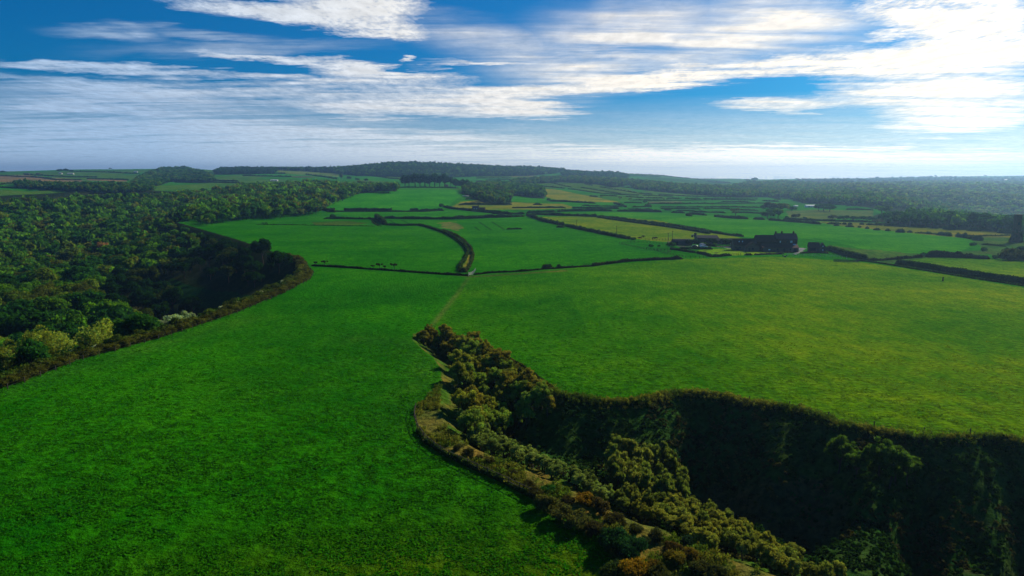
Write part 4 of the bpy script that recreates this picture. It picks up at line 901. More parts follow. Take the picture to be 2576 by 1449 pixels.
    Hd(4, [(2150,1030),(2270,1040),(2390,1052)], 'low dark scrub line on the rough slope by the tower', 1.2, 2, lump=.6)
    Hd(4, [(1900,940),(2150,945),(2440,940)], 'low dark bank line under the yellow strip near the tower', 1.0, 1.6, lump=.6)
    # around the farm
    def Fh(pts, label, h, w, **k): hedge([Fp(*q) for q in pts], h, w, 0, label, None, col=(.022, .05, .010), lump=.15, **k)
    Fh([(270,440),(420,446),(760,450)], 'clipped dark hedge beside the parked cars', 1.5, 1.6)
    Fh([(150,445),(260,465),(400,488),(520,502)], 'clipped dark hedge stepping down left of the lawn', 1.4, 1.8)
    Fh([(540,505),(640,528),(740,558)], 'clipped dark hedge at the left end of the lawn', 1.6, 1.8)
    Fh([(740,560),(860,554),(960,546),(1028,540)], 'clipped dark hedge along the front of the lawn', 1.5, 1.6)
    Fh([(1215,534),(1330,534)], 'short dark hedge in front of the lawn right of the pale gate frame', 1.1, 1.2)
    Fh([(620,395),(760,405),(800,410)], 'bushy shrub row above the lawn', 1.4, 1.6)
    hedge([Fp(1350,532),(Fp(1550,525)),(Fp(1784,520))], .95, .9, 0, 'dry stone wall along the front of the long lean-to', None, name='garden_wall', col=(.06, .05, .04), cat='wall', lump=.05, detail=.2)
    hedge([Fp(2020,508),Fp(2240,503),Fp(2450,510)], .9, .8, 0, 'dark stone wall in front of the small outbuilding', None, name='garden_wall', col=(.06, .045, .035), cat='wall', lump=.05, detail=.2)
    hedge([Fp(1700,503),Fp(1925,498)], .5, .5, 0, 'low dark stone wall beside the drive entrance', None, name='garden_wall', col=(.06, .045, .035), cat='wall', lump=.05, detail=.2)

# ------------------------------------------------------------------ shrubs, scrub and small trees
def shrubs():
    g = np.random.default_rng(9)
    bush_protos('blackthorn_bush', 5, 400, 2.1, 2.4, 14, .75, 1500, .17, up=.5)
    bush_protos('blossom_bush', 3, 420, 1.9, 2.6, 16, .6, 1700, .16, up=.6)
    bush_protos('gorse_bush', 5, 440, 1.5, 1.7, 16, .55, 2600, .085, up=.5, tip=.8)
    bush_protos('field_bush', 3, 460, 2.0, 2.2, 10, .8, 350, .35)
    # blackthorn belt on the rim of the left valley
    rim = np.array(LV[1:12], float); seg = np.hypot(*np.diff(rim, axis=0).T); L = np.concatenate([[0], np.cumsum(seg)])
    t = 55.0
    for row, (offs, s0, cols) in enumerate([(.3, .72, 0), (2.0, .95, 1), (4.2, 1.15, 2), (6.8, 1.3, 3)]):
        t = 62.0 if row < 3 else 66
        while t < L[-1] * (.96 if row < 2 else .75):
            x = np.interp(t, L, rim[:, 0]); y = np.interp(t, L, rim[:, 1]); x2 = np.interp(t + 1, L, rim[:, 0]); y2 = np.interp(t + 1, L, rim[:, 1])
            dx, dy = x2 - x, y2 - y; q = math.hypot(dx, dy); nx, ny = -dy / q, dx / q
            px, py = x + nx * (offs + g.uniform(-.5, .5)), y + ny * (offs + g.uniform(-.5, .5)); r = math.hypot(px, py); s = s0 * g.uniform(.7, 1.3) * (.75 + .5 * float(fbm(t / 14, row * 3.1, 44, 2)))
            c = [(.095, .105, .014), (.10, .12, .016), (.075, .12, .014), (.045, .11, .014)][row]; c = tuple(np.array(c) * g.uniform(.75, 1.25) * (1 if g.random() < .8 else .7))
            if y > 300: c = (.09 * g.uniform(.7, 1.2), .10, .018)
            bush('blackthorn_bush', px, py, s, 'windblown brownish blackthorn bush in the belt along the left field edge', 'bush', 'blackthorn belt along the left field edge', c, g, zs=.85 if row < 2 else 1.05)
            t += (2.5 if row < 2 else 3.2) * s * (1 if y < 300 else 1.5)
    for i, (u, v, s, w) in enumerate([(715,716,.95,'by the top corner'),(690,724,.8,'by the top corner'),(655,736,.9,'by the top corner'),(590,762,1.1,'in the middle'),(555,770,.9,'in the middle'),(520,776,.8,'in the middle'),(440,762,1.3,'overlooking the shady hollow'),(415,750,1.3,'overlooking the shady hollow'),(385,738,1.2,'overlooking the shady hollow'),(470,778,1.0,'overlooking the shady hollow'),(245,868,.8,'at the lower left'),(220,876,.7,'at the lower left'),(190,880,.9,'at the lower left')]):
        tt = np.linspace(0, L[-1], 400); rx_, ry_ = np.interp(tt, L, rim[:, 0]), np.interp(tt, L, rim[:, 1]); big = u < 480 and u > 300
        off_ = 9.0 if big else 5.6; uu_, _, _ = project(rx_ - off_, ry_ + .0, np.zeros(400)); q_ = int(np.argmin(abs(uu_ - u) + (ry_ > 290) * 1e4)); x, y = float(rx_[q_] - off_), float(ry_[q_]); s *= 1.5 if big else 1.0
        bush('blossom_bush', x, y, s, 'pale blossoming hawthorn ' + w + ' of the left bush belt', 'bush', 'blossoming hawthorns ' + w + ' of the left bush belt', (.36, .42, .28) if not big else (.26, .36, .18), g, name='hawthorn_bush', zoff=1.6 if big else .9)
    # willows and thorns in the near ravine
    tree_protos('ravine_tree', 6, 500, 5.2, 2.3, 2.3, 48, .46, 5200, .10, 'ravine_tree', tip=1.4, up=.55, colvar=.4)
    tree_protos('willow', 6, 520, 5.6, 1.35, 2.6, 60, .30, 4600, .085, 'willow_tree', tip=2.6, up=.6, colvar=.45)
    def band(poly, step, off, key, s, label, group, cols, jit=.3, dmin=2.8):
        P = np.array(poly, float); u0, v0 = P.min(0); u1, v1 = P.max(0); n = 0; row = 0; v = v0
        while v < v1:
            u = u0 + (row % 2) * step * .5
            while u < u1:
                uu, vv = u + g.uniform(-jit, jit) * step, v + g.uniform(-jit, jit) * step
                if inside(P, np.array([uu]), np.array([vv]))[0]:
                    x, y = hit1(uu, vv, off)
                    if not inside(RV, np.array([x]), np.array([y]))[0] or linedist(RVL, np.array([x]), np.array([y]))[0] < dmin: u += step; continue
                    c = np.array(cols[int(g.integers(len(cols)))]) * g.uniform(.8, 1.2)
                    place(key, x, y, s * g.uniform(.8, 1.2), label, 'tree', group, tuple(c), g); n += 1
                u += step
            v += step * .62; row += 1
        print(group, n)
    OLV = (.23, .27, .035); OLG = (.17, .27, .04); BRN2 = (.21, .20, .03)
    band([(1030,868),(1045,833),(1085,826),(1200,852),(1230,880),(1190,905),(1110,905)], 26, 1.8, 'ravine_tree', .72, 'brownish thorn tree at the head of the near ravine', 'thorn trees at the ravine head', [BRN2, (.20, .20, .03)], dmin=.8)
    band([(1110,870),(1200,858),(1300,915),(1385,965),(1390,1000),(1340,1040),(1270,1070),(1190,1085),(1130,1050),(1112,985),(1120,930)], 36, 2.9, 'ravine_tree', .98, 'olive leafed tree in the upper end of the near ravine', 'olive trees in the upper ravine', [OLV, OLG, OLG, BRN2])
    RLn = np.array(RVL, float); sg = np.hypot(*np.diff(RLn, axis=0).T); LL = np.concatenate([[0], np.cumsum(sg)])
    def rows(i0, i1, r0, r1, step, s0, ztop, label, group, cols):
        t = LL[i0] + 0.0; n = 0; end = LL[i1]
        while t < end:
            f = (t - LL[i0]) / (end - LL[i0]); x = np.interp(t, LL, RLn[:, 0]); y = np.interp(t, LL, RLn[:, 1]); x2 = np.interp(t + 2, LL, RLn[:, 0]); y2 = np.interp(t + 2, LL, RLn[:, 1])
            if t + 2 > LL[-1]: x2, y2 = x + 1.0, y - 1.6
            q = math.hypot(x2 - x, y2 - y); nx, ny = -(y2 - y) / q, (x2 - x) / q
            a, b = r0(f), r1(f); o_ = a + g.uniform(0, step)
            while o_ < b:
                px, py = x + nx * o_ + g.uniform(-.5, .5), y + ny * o_ + g.uniform(-.5, .5); zb = hz(px, py); hh = np.clip(ztop(f, o_) - zb, 2.6, 7.5) * g.uniform(.86, 1.12)
                place('willow', px, py, s0 * g.uniform(.8, 1.2), label, 'tree', group, tuple(np.array(cols[int(g.integers(len(cols)))]) * g.uniform(.75, 1.25)), g, sz=hh / 5.6); n += 1; o_ += step * g.uniform(.8, 1.2)
            t += step * g.uniform(.8, 1.1)
        print(group, n)
    rows(8, 13, lambda f: 2.8, lambda f: 8.0 - 2 * f, 2.0, .95, lambda f, o: .8 - o * .12, 'grey green willow in the narrow band beside the dry grass bank', 'willow band beside the dry bank', [(.19, .26, .07), (.15, .22, .055)])
    rows(13, 17, lambda f: 5.5 - 3.2 * f, lambda f: 17.5 - 6 * f, 1.9, .9, lambda f, o: .2 - o * .22, 'olive willow in the long band inside the ravine', 'willow band inside the ravine', [(.18, .215, .045), (.14, .19, .04), (.20, .22, .04)])
    band([(1530,1090),(1600,1120),(1660,1110),(1715,1160),(1735,1205),(1700,1240),(1600,1215),(1540,1190)], 27, 4.2, 'willow', 1.0, 'tall olive willow in the upper clump above the long ravine band', 'upper willow clump in the ravine', [(.18, .215, .045), (.14, .20, .04)])
    band([(2095,1135),(2140,1122),(2200,1140),(2250,1150),(2300,1170),(2290,1215),(2200,1175),(2120,1150)], 46, 3.4, 'ravine_tree', 1.05, 'green tree on the shady ravine wall', 'trees on the shady ravine wall', [(.06, .13, .02)])
    # scrub growing on the ravine sides: too much to count
    n = 26000; xs = g.uniform(-12, 95, n); ys = g.uniform(40, 170, n); dR = linedist(np.array(RVR), xs, ys); m = inside(RV, xs, ys) & (linedist(RVL, xs, ys) > 3.5); xs, ys, dR = xs[m], ys[m], dR[m]
    g3 = np.random.default_rng(3); pr = [foliage([(g3.normal() * .3, g3.normal() * .3, .25 + .2 * k, .42) for k in range(4)], 46, .13, g3, cores=True) for _ in range(4)]
    nn = fbm(xs / 8, ys / 8, 71, 3); br_ = sstep(.5, .6, fbm(xs / 22, ys / 14, 45, 3)); keep = g.random(len(xs)) < np.clip(1 - .6 * br_, 0, 1); xs, ys, nn = xs[keep], ys[keep], nn[keep]
    col = np.where((nn > .55)[:, None], np.array([(.075, .08, .025)]), np.array([(.030, .085, .014)])) * g.uniform(.6, 1.3, (len(xs), 1))
    merged('ravine_scrub', pr, xs, ys, g.uniform(.3, .72, len(xs)), col, 'low bramble and bracken scrub clothing the ravine sides', 'scrub', g, -.1); print('scrub', len(xs))
    # scrubby growth on the dry bank and along the rims
    pts = []
    for k in range(2600):
        q = g.integers(1, len(RVR) - 1); t = g.random(); a, b = np.array(RVR[q]), np.array(RVR[q + 1]) if q + 1 < len(RVR) else np.array(RVR[q]); p = a * (1 - t) + b * t; pts.append(p + g.normal(size=2) * .6)
    FN = np.array([flat(*p) for p in FENCE_LINE]); bank = np.array(list(map(tuple, FN)) + RVL[::-1][:-6])
    q = 0
    while q < 3200:
        p = np.array([g.uniform(bank[:, 0].min(), bank[:, 0].max()), g.uniform(bank[:, 1].min(), bank[:, 1].max())])
        if inside(bank, p[:1], p[1:])[0]:
            q += 1
            if fbm(p[0] / 3.2, p[1] / 3.2, 12, 4) < .47 + .1 * g.random(): pts.append(p)
    pts = np.array(pts); c = np.where((fbm(pts[:, 0] / 3, pts[:, 1] / 3, 14, 3) > .5)[:, None], np.array([(.13, .15, .025)]), np.array([(.07, .12, .016)])) * g.uniform(.7, 1.3, (len(pts), 1))
    prs = [foliage([(g3.normal() * .15, g3.normal() * .15, .1 + .1 * k, .2) for k in range(3)], 40, .07, g3, cores=False, tip=1) for _ in range(4)]
    merged('rough_grass', prs, pts[:, 0], pts[:, 1], g.uniform(.7, 1.7, len(pts)), c, 'tufted rough grass and herbs on the dry bank and ravine rim', 'rough grass', g, -.05)
    # pasture tussocks
    n = 52000; rr = np.exp(g.uniform(math.log(52), math.log(210), n)); aa = g.uniform(R(-42), R(42), n); xs, ys = rr * np.sin(aa), rr * np.cos(aa)
    m = ~inside(RV, xs, ys) & ~inside(LV, xs, ys) & ~inside(bank, xs, ys) & (vnoise(xs / 1.6, ys / 1.3, 17) + .5 * vnoise(xs / 9, ys / 9, 18) > .62) & (rng.random(n) > sstep(95, 200, rr) * .97); xs, ys = xs[m], ys[m]
    k = sstep(-20, 90, xs - ys * .12)[:, None] * (inside(np.array([flat(*p) for p in BIGRIGHT] + [(400, 60), (260, 110)] + RVR[1:] + [flat(1080, 832)]), xs, ys))[:, None]
    c = (np.array([(.030, .185, .002)]) * (1 - k) + np.array([(.14, .23, .002)]) * k) * g.uniform(.75, 1.15, (len(xs), 1))
    prt = []
    for _ in range(5):
        P = g3.normal(size=(9, 3)) * np.array([.2, .2, 0]) + np.array([0, 0, .03]); nn_ = g3.normal(size=(9, 3)) * np.array([1, 1, .9]); V, F = quads(P, nn_, .11, g3); V[:, 2] = np.abs(V[:, 2]); T = np.repeat(g3.uniform(.8, 1.2, 9), 4)[:, None] * np.ones((1, 3)); prt.append((V, F, T))
    merged('pasture_grass', prt, xs, ys, g.uniform(.6, 1.6, len(xs)) * (.8 + np.hypot(xs, ys) / 220), c, 'short tussocky grass of the near pastures', 'grass', g, -.01); print('tussocks', len(xs))
    # gorse on the bank
    for i, (u, v, s, c, lb, fl) in enumerate([
        (1375,1265,1.15,(.085,.095,.025),'dull olive brown gorse bush at the upper end of the near row',0),(1410,1290,1.2,(.075,.085,.025),'second olive brown gorse bush from the top of the near row',0),(1455,1305,1.15,(.085,.10,.028),'olive brown gorse bush midway along the near row',0),(1500,1330,1.0,(.045,.045,.02),'low brown gorse bush above the large dark green bush',0),(1345,1240,.7,(.05,.055,.02),'small bush at the end of the near row beside the rail fence',0),
        (1430,1255,.6,(.06,.055,.02),'low brown bush on the dry bank left of the orange gorse',0),(1470,1252,.95,(.19,.12,.014),'orange flowering gorse bush highest on the dry bank',1),(1510,1275,1.0,(.06,.05,.02),'brown gorse bush behind the orange one',0),(1545,1300,.9,(.055,.055,.02),'brown gorse bush on the ridge of the bank',0),(1500,1262,.6,(.07,.07,.02),'small brown bush at the ravine edge above the orange gorse',0),
        (1555,1365,1.35,(.016,.060,.022),'large dark green gorse bush at the field corner',0),(1590,1382,1.25,(.015,.055,.022),'dark green gorse bush right of the large one',0),(1525,1350,.9,(.018,.055,.02),'smaller dark green gorse bush at the left of the group',0),(1620,1360,.7,(.03,.05,.02),'small dark bush behind the dark green pair',0),(1650,1345,.7,(.05,.06,.02),'small olive bush on the open dry slope',0),
        (1590,1435,1.2,(.22,.14,.012),'large orange flowering gorse bush at the bottom edge',1),(1540,1440,1.1,(.03,.055,.016),'dark gorse bush left of the large orange one',0),(1640,1425,.95,(.10,.075,.015),'half flowering gorse bush right of the large orange one',0),(1700,1400,.9,(.13,.11,.015),'orange tinged gorse bush in the middle of the slope',1),(1740,1395,.8,(.12,.09,.015),'rusty gorse bush right of the orange tinged one',1),(1690,1375,.75,(.08,.06,.02),'brown gorse bush above the orange tinged one',0),(1760,1425,.9,(.05,.06,.02),'dull green gorse bush low on the slope',0),(1730,1360,.6,(.02,.05,.035),'bluish dark bush on the slope near the ridge',0),(1800,1440,.8,(.05,.065,.02),'green gorse bush at the bottom edge near the ridge',0),(1660,1450,1.1,(.05,.06,.018),'dark gorse bush at the bottom edge of the picture',0),(1600,1325,.6,(.05,.06,.02),'small dark bush on the ridge of the dry bank',0),(1560,1310,.55,(.055,.06,.02),'tiny bush on the ridge beside the ravine',0),
        (1180,1140,.75,(.05,.055,.02),'low brown bush where the rail fence meets the bend',0),(1230,1160,.6,(.06,.06,.02),'low brown bush on the bank above the fence',0),(1290,1190,.55,(.05,.055,.02),'small bush midway between fence and willows',0),(1330,1215,.55,(.05,.05,.02),'small dark bush just above the rail fence',0),(1150,1125,.5,(.05,.06,.02),'small dark bush by the fence bend',0),(1380,1228,.7,(.03,.12,.02),'bright green leafy bush on the fence line',0),(1205,1150,.5,(.06,.06,.02),'small bush near the fence bend on the dry bank',0)]):
        x, y = hit1(u, v, .8 * s); bush('gorse_bush', x, y, s, lb, 'bush', None, c, g)
    # lone bushes
    for n_, zx, zy, s, lb, c in [(4,2065,1040,.9,'dark round bush at the right corner of the bright field',DK),(4,2175,1095,1.0,'dark bush on the rough slope below the bright field',DK),(4,2290,1170,1.0,'dark round bush between the bushy hedge and the large thicket',DK),(4,2400,1185,1.9,'large thicket bush at the right edge',(.035,.05,.014)),(4,2460,1160,2.2,'largest rounded thicket at the right edge',(.04,.055,.014)),(4,2540,1185,2.2,'dark thicket cut by the right edge',(.035,.05,.014)),(4,2420,1110,1.3,'dark scrub mound above the right edge thicket',DK),(4,2540,1100,1.4,'dark scrub mound beside the tower foot',DK),
        (2,770,762,1.2,'dark bush on the hedge end in the left field',DK),(2,390,690,1.8,'flat dark bush alone on the upper left field',(.03,.035,.012)),(4,920,860,.7,'small bush on the near side of the yellow strip',DK),(3,1222,985,.9,'dark bush at the top corner of the paddock',DK),(3,1395,1050,.8,'dark bush inside the paddock',DK),(3,1480,1048,.5,'small dark bush right of the paddock bush',DK),(3,1600,1045,1.3,'round dark bush by the sheds',DK),(3,1790,1082,.5,'small bush at the left of the farm hedge',DK),(2,2280,520,2.2,'pale bush at the wood edge by the ochre field',(.2,.2,.06)),(3,1925,1040,.9,'round clipped bush by the parked cars',MD),(3,2035,1048,.9,'round clipped bush at the end of the car hedge',MD),(2,1860,650,1.4,'dark bush at the pointed corner of the bright hill field',DK),(4,1560,1150,1.0,'first rounded bush of the small right field hedge',DK)]:
        x, y = hit1(*Zp(n_, zx, zy)); bush('field_bush', x, y, s * 1.0 if y < 600 else s * 1.4, lb, 'bush', None, c, g)
    # flat topped windswept hawthorns on the low hedge
    for zx, zy, s, lb in [(603,1240,.55,'small flat topped windswept thorn at the left end of the low hedge'),(692,1244,.75,'flat topped windswept thorn second from the left on the low hedge'),(1178,1276,.55,'low round thorn left of the tall windswept one'),(1240,1278,.8,'tall windswept thorn midway along the low hedge'),(1296,1278,.5,'thin leaning thorn beside the tall windswept one'),(1390,1284,.85,'flat topped thorn right of the leaning one')]:
        x, y = hit1(*Zp(2, zx, zy)); gg = np.random.default_rng(int(zx)); root = thing('thorn_tree', x, y, label=lb, cat='tree')
        b = MB(); b.tube((0, 0, -.3), (.15, 0, 1.9), .12, .08); b.tube((.1, 0, 1.2), (1.0, .2, 2.4), .06, .03); b.tube((.1, 0, 1.2), (-.7, -.2, 2.4), .06, .03); t_ = b.build('trunk', BARK, root)
        V, F, T = foliage([(gg.uniform(-1.5, 1.5), gg.uniform(-.8, .8), 2.6 + gg.uniform(-.2, .2), .5) for _ in range(9)] + [(0, 0, 2.2, .5)], 700, .16, gg); c = obj('crown', mesh('thorn_crown', V, F, LEAF, False, T), root); c.color = (.035, .035, .014, 1); root.scale = (s * 1.1, s * 1.1, s * 1.05)
def fence_run(P, name, label, step=2.6, ph=1.15, rails=2, mat=None, pw=.07, group=None, world=False, wire=False):
    P = np.array(P, float) if world else wpoly(P); seg = np.hypot(*np.diff(P, axis=0).T); L = np.concatenate([[0], np.cumsum(seg)]); n = max(int(L[-1] / step), 2)
    n = min(n, 95); root = thing(name, P[0][0], P[0][1], 0, label=label, cat='fence', group=group); t = np.linspace(0, L[-1], n + 1); x = np.interp(t, L, P[:, 0]); y = np.interp(t, L, P[:, 1]); zz = H(x, y)
    b = MB(); b.box(-pw, pw, -pw, pw, -.4, ph); pm = b.mesh('post', mat or WOOD)
    for i in range(n + 1): obj('post', pm, root, (x[i] - P[0][0], y[i] - P[0][1], zz[i]))
    b = MB()
    for i in range(n):
        for k in range(rails):
            h_ = ph * (.9 - k * .42); b.tube((x[i] - P[0][0], y[i] - P[0][1] - pw - .02, zz[i] + h_), (x[i + 1] - P[0][0], y[i + 1] - P[0][1] - pw - .02, zz[i + 1] + h_), .012 if wire else .045, None, 4)
    b.build('wire' if wire else 'rails', mat or WOOD, root); return root
# ------------------------------------------------------------------ the farm and other built things
def gabled(parent, x0, x1, y0, y1, wh, rh, wall, roof, ridge='x', over=.25, z0=-.5, hip=(0, 0), lean=False):
    """walls with pitched roof; local x to the right, y away from the viewer"""
    b = MB()
    if lean: b.prism([(y0, z0), (y1, z0), (y1, rh - .08), (y0, wh)], x0, x1, 'x')
    elif ridge == 'x': ym = (y0 + y1) / 2; b.prism([(y0, z0), (y1, z0), (y1, wh), (ym, rh - .06), (y0, wh)], x0, x1, 'x')
    else: xm = (x0 + x1) / 2; b.prism([(x0, z0), (x1, z0), (x1, wh), (xm, rh - .06), (x0, wh)], y0, y1, 'y')
    w = b.build('wall', wall, parent); r = MB(); t = .16
    if lean: s = (rh - wh) / (y1 - y0); r.prism([(y0 - over, wh - over * s + .02), (y1, rh + .02), (y1, rh + t), (y0 - over, wh - over * s + t)], x0 - over, x1 + over, 'x')
    elif ridge == 'x':
        s = (rh - wh) / (ym - y0); r.prism([(y0 - over, wh - over * s + .02), (ym, rh + .02), (y1 + over, wh - over * s + .02), (y1 + over, wh - over * s + t), (ym, rh + t), (y0 - over, wh - over * s + t)], x0 - over, x1 + over, 'x')
    else:
        s = (rh - wh) / (xm - x0); r.prism([(x0 - over, wh - over * s + .02), (xm, rh + .02), (x1 + over, wh - over * s + .02), (x1 + over, wh - over * s + t), (xm, rh + t), (x0 - over, wh - over * s + t)], y0 - over, y1 + over, 'y')
    ro = r.build('roof', roof, parent); return w, ro
def window(parent, x, y, zb, w=.9, h=1.1, frame=None, glass=None, side='y'):
    f = MB(); e = .07
    if side == 'y':
        f.box(x - w/2, x + w/2, y - .06, y + .02, zb, zb + e); f.box(x - w/2, x + w/2, y - .06, y + .02, zb + h - e, zb + h); f.box(x - w/2, x - w/2 + e, y - .06, y + .02, zb + e, zb + h - e); f.box(x + w/2 - e, x + w/2, y - .06, y + .02, zb + e, zb + h - e); f.box(x - .03, x + .03, y - .05, y + .02, zb + e, zb + h - e)
        fo = f.build('window', frame or WHITE, parent); p = MB(); p.box(x - w/2 + e, x + w/2 - e, y - .035, y + .01, zb + e, zb + h - e); p.build('pane', glass or GLASS, fo)
    else:
        f.box(x - .02, x + .06, y - w/2, y + w/2, zb, zb + e); f.box(x - .02, x + .06, y - w/2, y + w/2, zb + h - e, zb + h); f.box(x - .02, x + .06, y - w/2, y - w/2 + e, zb + e, zb + h - e); f.box(x - .02, x + .06, y + w/2 - e, y + w/2, zb + e, zb + h - e)
        fo = f.build('window', frame or WHITE, parent); p = MB(); p.box(x - .01, x + .035, y - w/2 + e, y + w/2 - e, zb + e, zb + h - e); p.build('pane', glass or GLASS, fo)
def chimney(parent, x, y, z0, z1, w=.75):
    b = MB(); b.box(x - w/2, x + w/2, y - w/2, y + w/2, z0, z1 - .15); b.box(x - w/2 - .07, x + w/2 + .07, y - w/2 - .07, y + w/2 + .07, z1 - .15, z1)
    b.tube((x - .15, y, z1), (x - .15, y, z1 + .35), .11, .09); b.tube((x + .17, y, z1), (x + .17, y, z1 + .35), .11, .09); return b.build('chimney', STONE, parent)
def door(parent, x, y, w=.95, h=2.0, mat=None):
    b = MB(); b.box(x - w/2, x + w/2, y - .06, y + .01, .02, h); return b.build('door', mat or WOOD, parent)
M_ = .0358                                   # metres per close-up pixel at the farm
def car(x, y, rz, body, label, name='parked_car', van=False):
    r = thing(name, x, y, rz=rz, label=label, cat='van' if van else 'car'); b = MB()
    pr = [(-2.1,.35),(2.1,.35),(2.15,.75),(2.0,.95),(1.1,1.05),(.5,1.48),(-1.2,1.5),(-1.9,1.05),(-2.1,.95)] if not van else [(-2.4,.35),(2.4,.35),(2.45,.9),(2.3,1.15),(1.8,1.95),(1.5,2.1),(-2.3,2.1),(-2.4,1.9)]
    b.prism([(p, q) for p, q in pr], -.85, .85, 'y'); bo = b.mesh('body', body); o = obj('body', bo, r)
    # soften the shell
    md = o.modifiers.new('bevel', 'BEVEL'); md.width = .08; md.segments = 2
    for s in (-1, 1):
        g_ = MB(); ys = sorted((s * .852, s * .868))
        g_.prism([(-1.6, 1.02), (.95, 1.02), (.45, 1.4), (-1.15, 1.42)] if not van else [(1.0, 1.2), (1.9, 1.2), (1.6, 1.8), (1.0, 1.85)], ys[0], ys[1], 'y'); g_.build('side_window', DGLASS, r)
    g_ = MB(); g_.poly([(1.06, -.7, 1.09), (1.06, .7, 1.09), (.56, .62, 1.46), (.56, -.62, 1.46)] if not van else [(2.3, -.7, 1.2), (2.3, .7, 1.2), (1.86, .7, 1.9), (1.86, -.7, 1.9)]); w_ = g_.build('windscreen', GLASS, r); w_.location = (.03, 0, .03)
    for sx in (-1.35, 1.35):
        for s in (-1, 1):
            t = MB(); t.tube((sx, s * .72, .33), (sx, s * .9, .33), .33, None, 14); wh = t.build('wheel', RUBBER, r); h_ = MB(); h_.tube((sx, s * .9, .33), (sx, s * .915, .33), .19, None, 10); h_.build('rim', STEEL, wh)
    return r
def cow(u, v, rz, label, s=1.0, col=None):
    x, y = hit1(u, v); r = thing('cow', x, y, rz=rz, label=label, cat='cow'); r.scale = (s, s, s)
    J = [((-.75,0,1.15),.33),((-.2,0,1.1),.38),((.45,0,1.12),.36),((.85,0,1.2),.24),((1.15,0,1.05),.17),((1.45,0,.8),.15),((1.65,0,.62),.09),
         ((-.85,.2,.75),.15),((-.92,.2,.4),.08),((-.85,.2,.02),.07),((-.85,-.2,.75),.15),((-.92,-.2,.4),.08),((-.85,-.2,.02),.07),((.5,.2,.7),.13),((.52,.2,.38),.075),((.5,.2,.02),.065),((.5,-.2,.7),.13),((.52,-.2,.38),.075),((.5,-.2,.02),.065),
         ((-1.08,0,1.15),.05),((-1.12,0,.6),.03),((1.33,.16,.98),.04),((1.33,-.16,.98),.04)]
    E = [(0,1),(1,2),(2,3),(3,4),(4,5),(5,6),(0,7),(7,8),(8,9),(0,10),(10,11),(11,12),(2,13),(13,14),(14,15),(2,16),(16,17),(17,18),(0,19),(19,20),(4,21),(4,22)]
    me = bpy.data.meshes.new('cow_body'); me.from_pydata([j[0] for j in J], E, []); me.materials.append(HIDE); o = obj('body', me, r)
    sk = o.modifiers.new('skin', 'SKIN'); 
    for i, j in enumerate(J): me.skin_vertices[0].data[i].radius = (j[1], j[1])
    me.skin_vertices[0].data[1].use_root = True
    sb = o.modifiers.new('sub', 'SUBSURF'); sb.levels = 1; sb.render_levels = 1
    return r
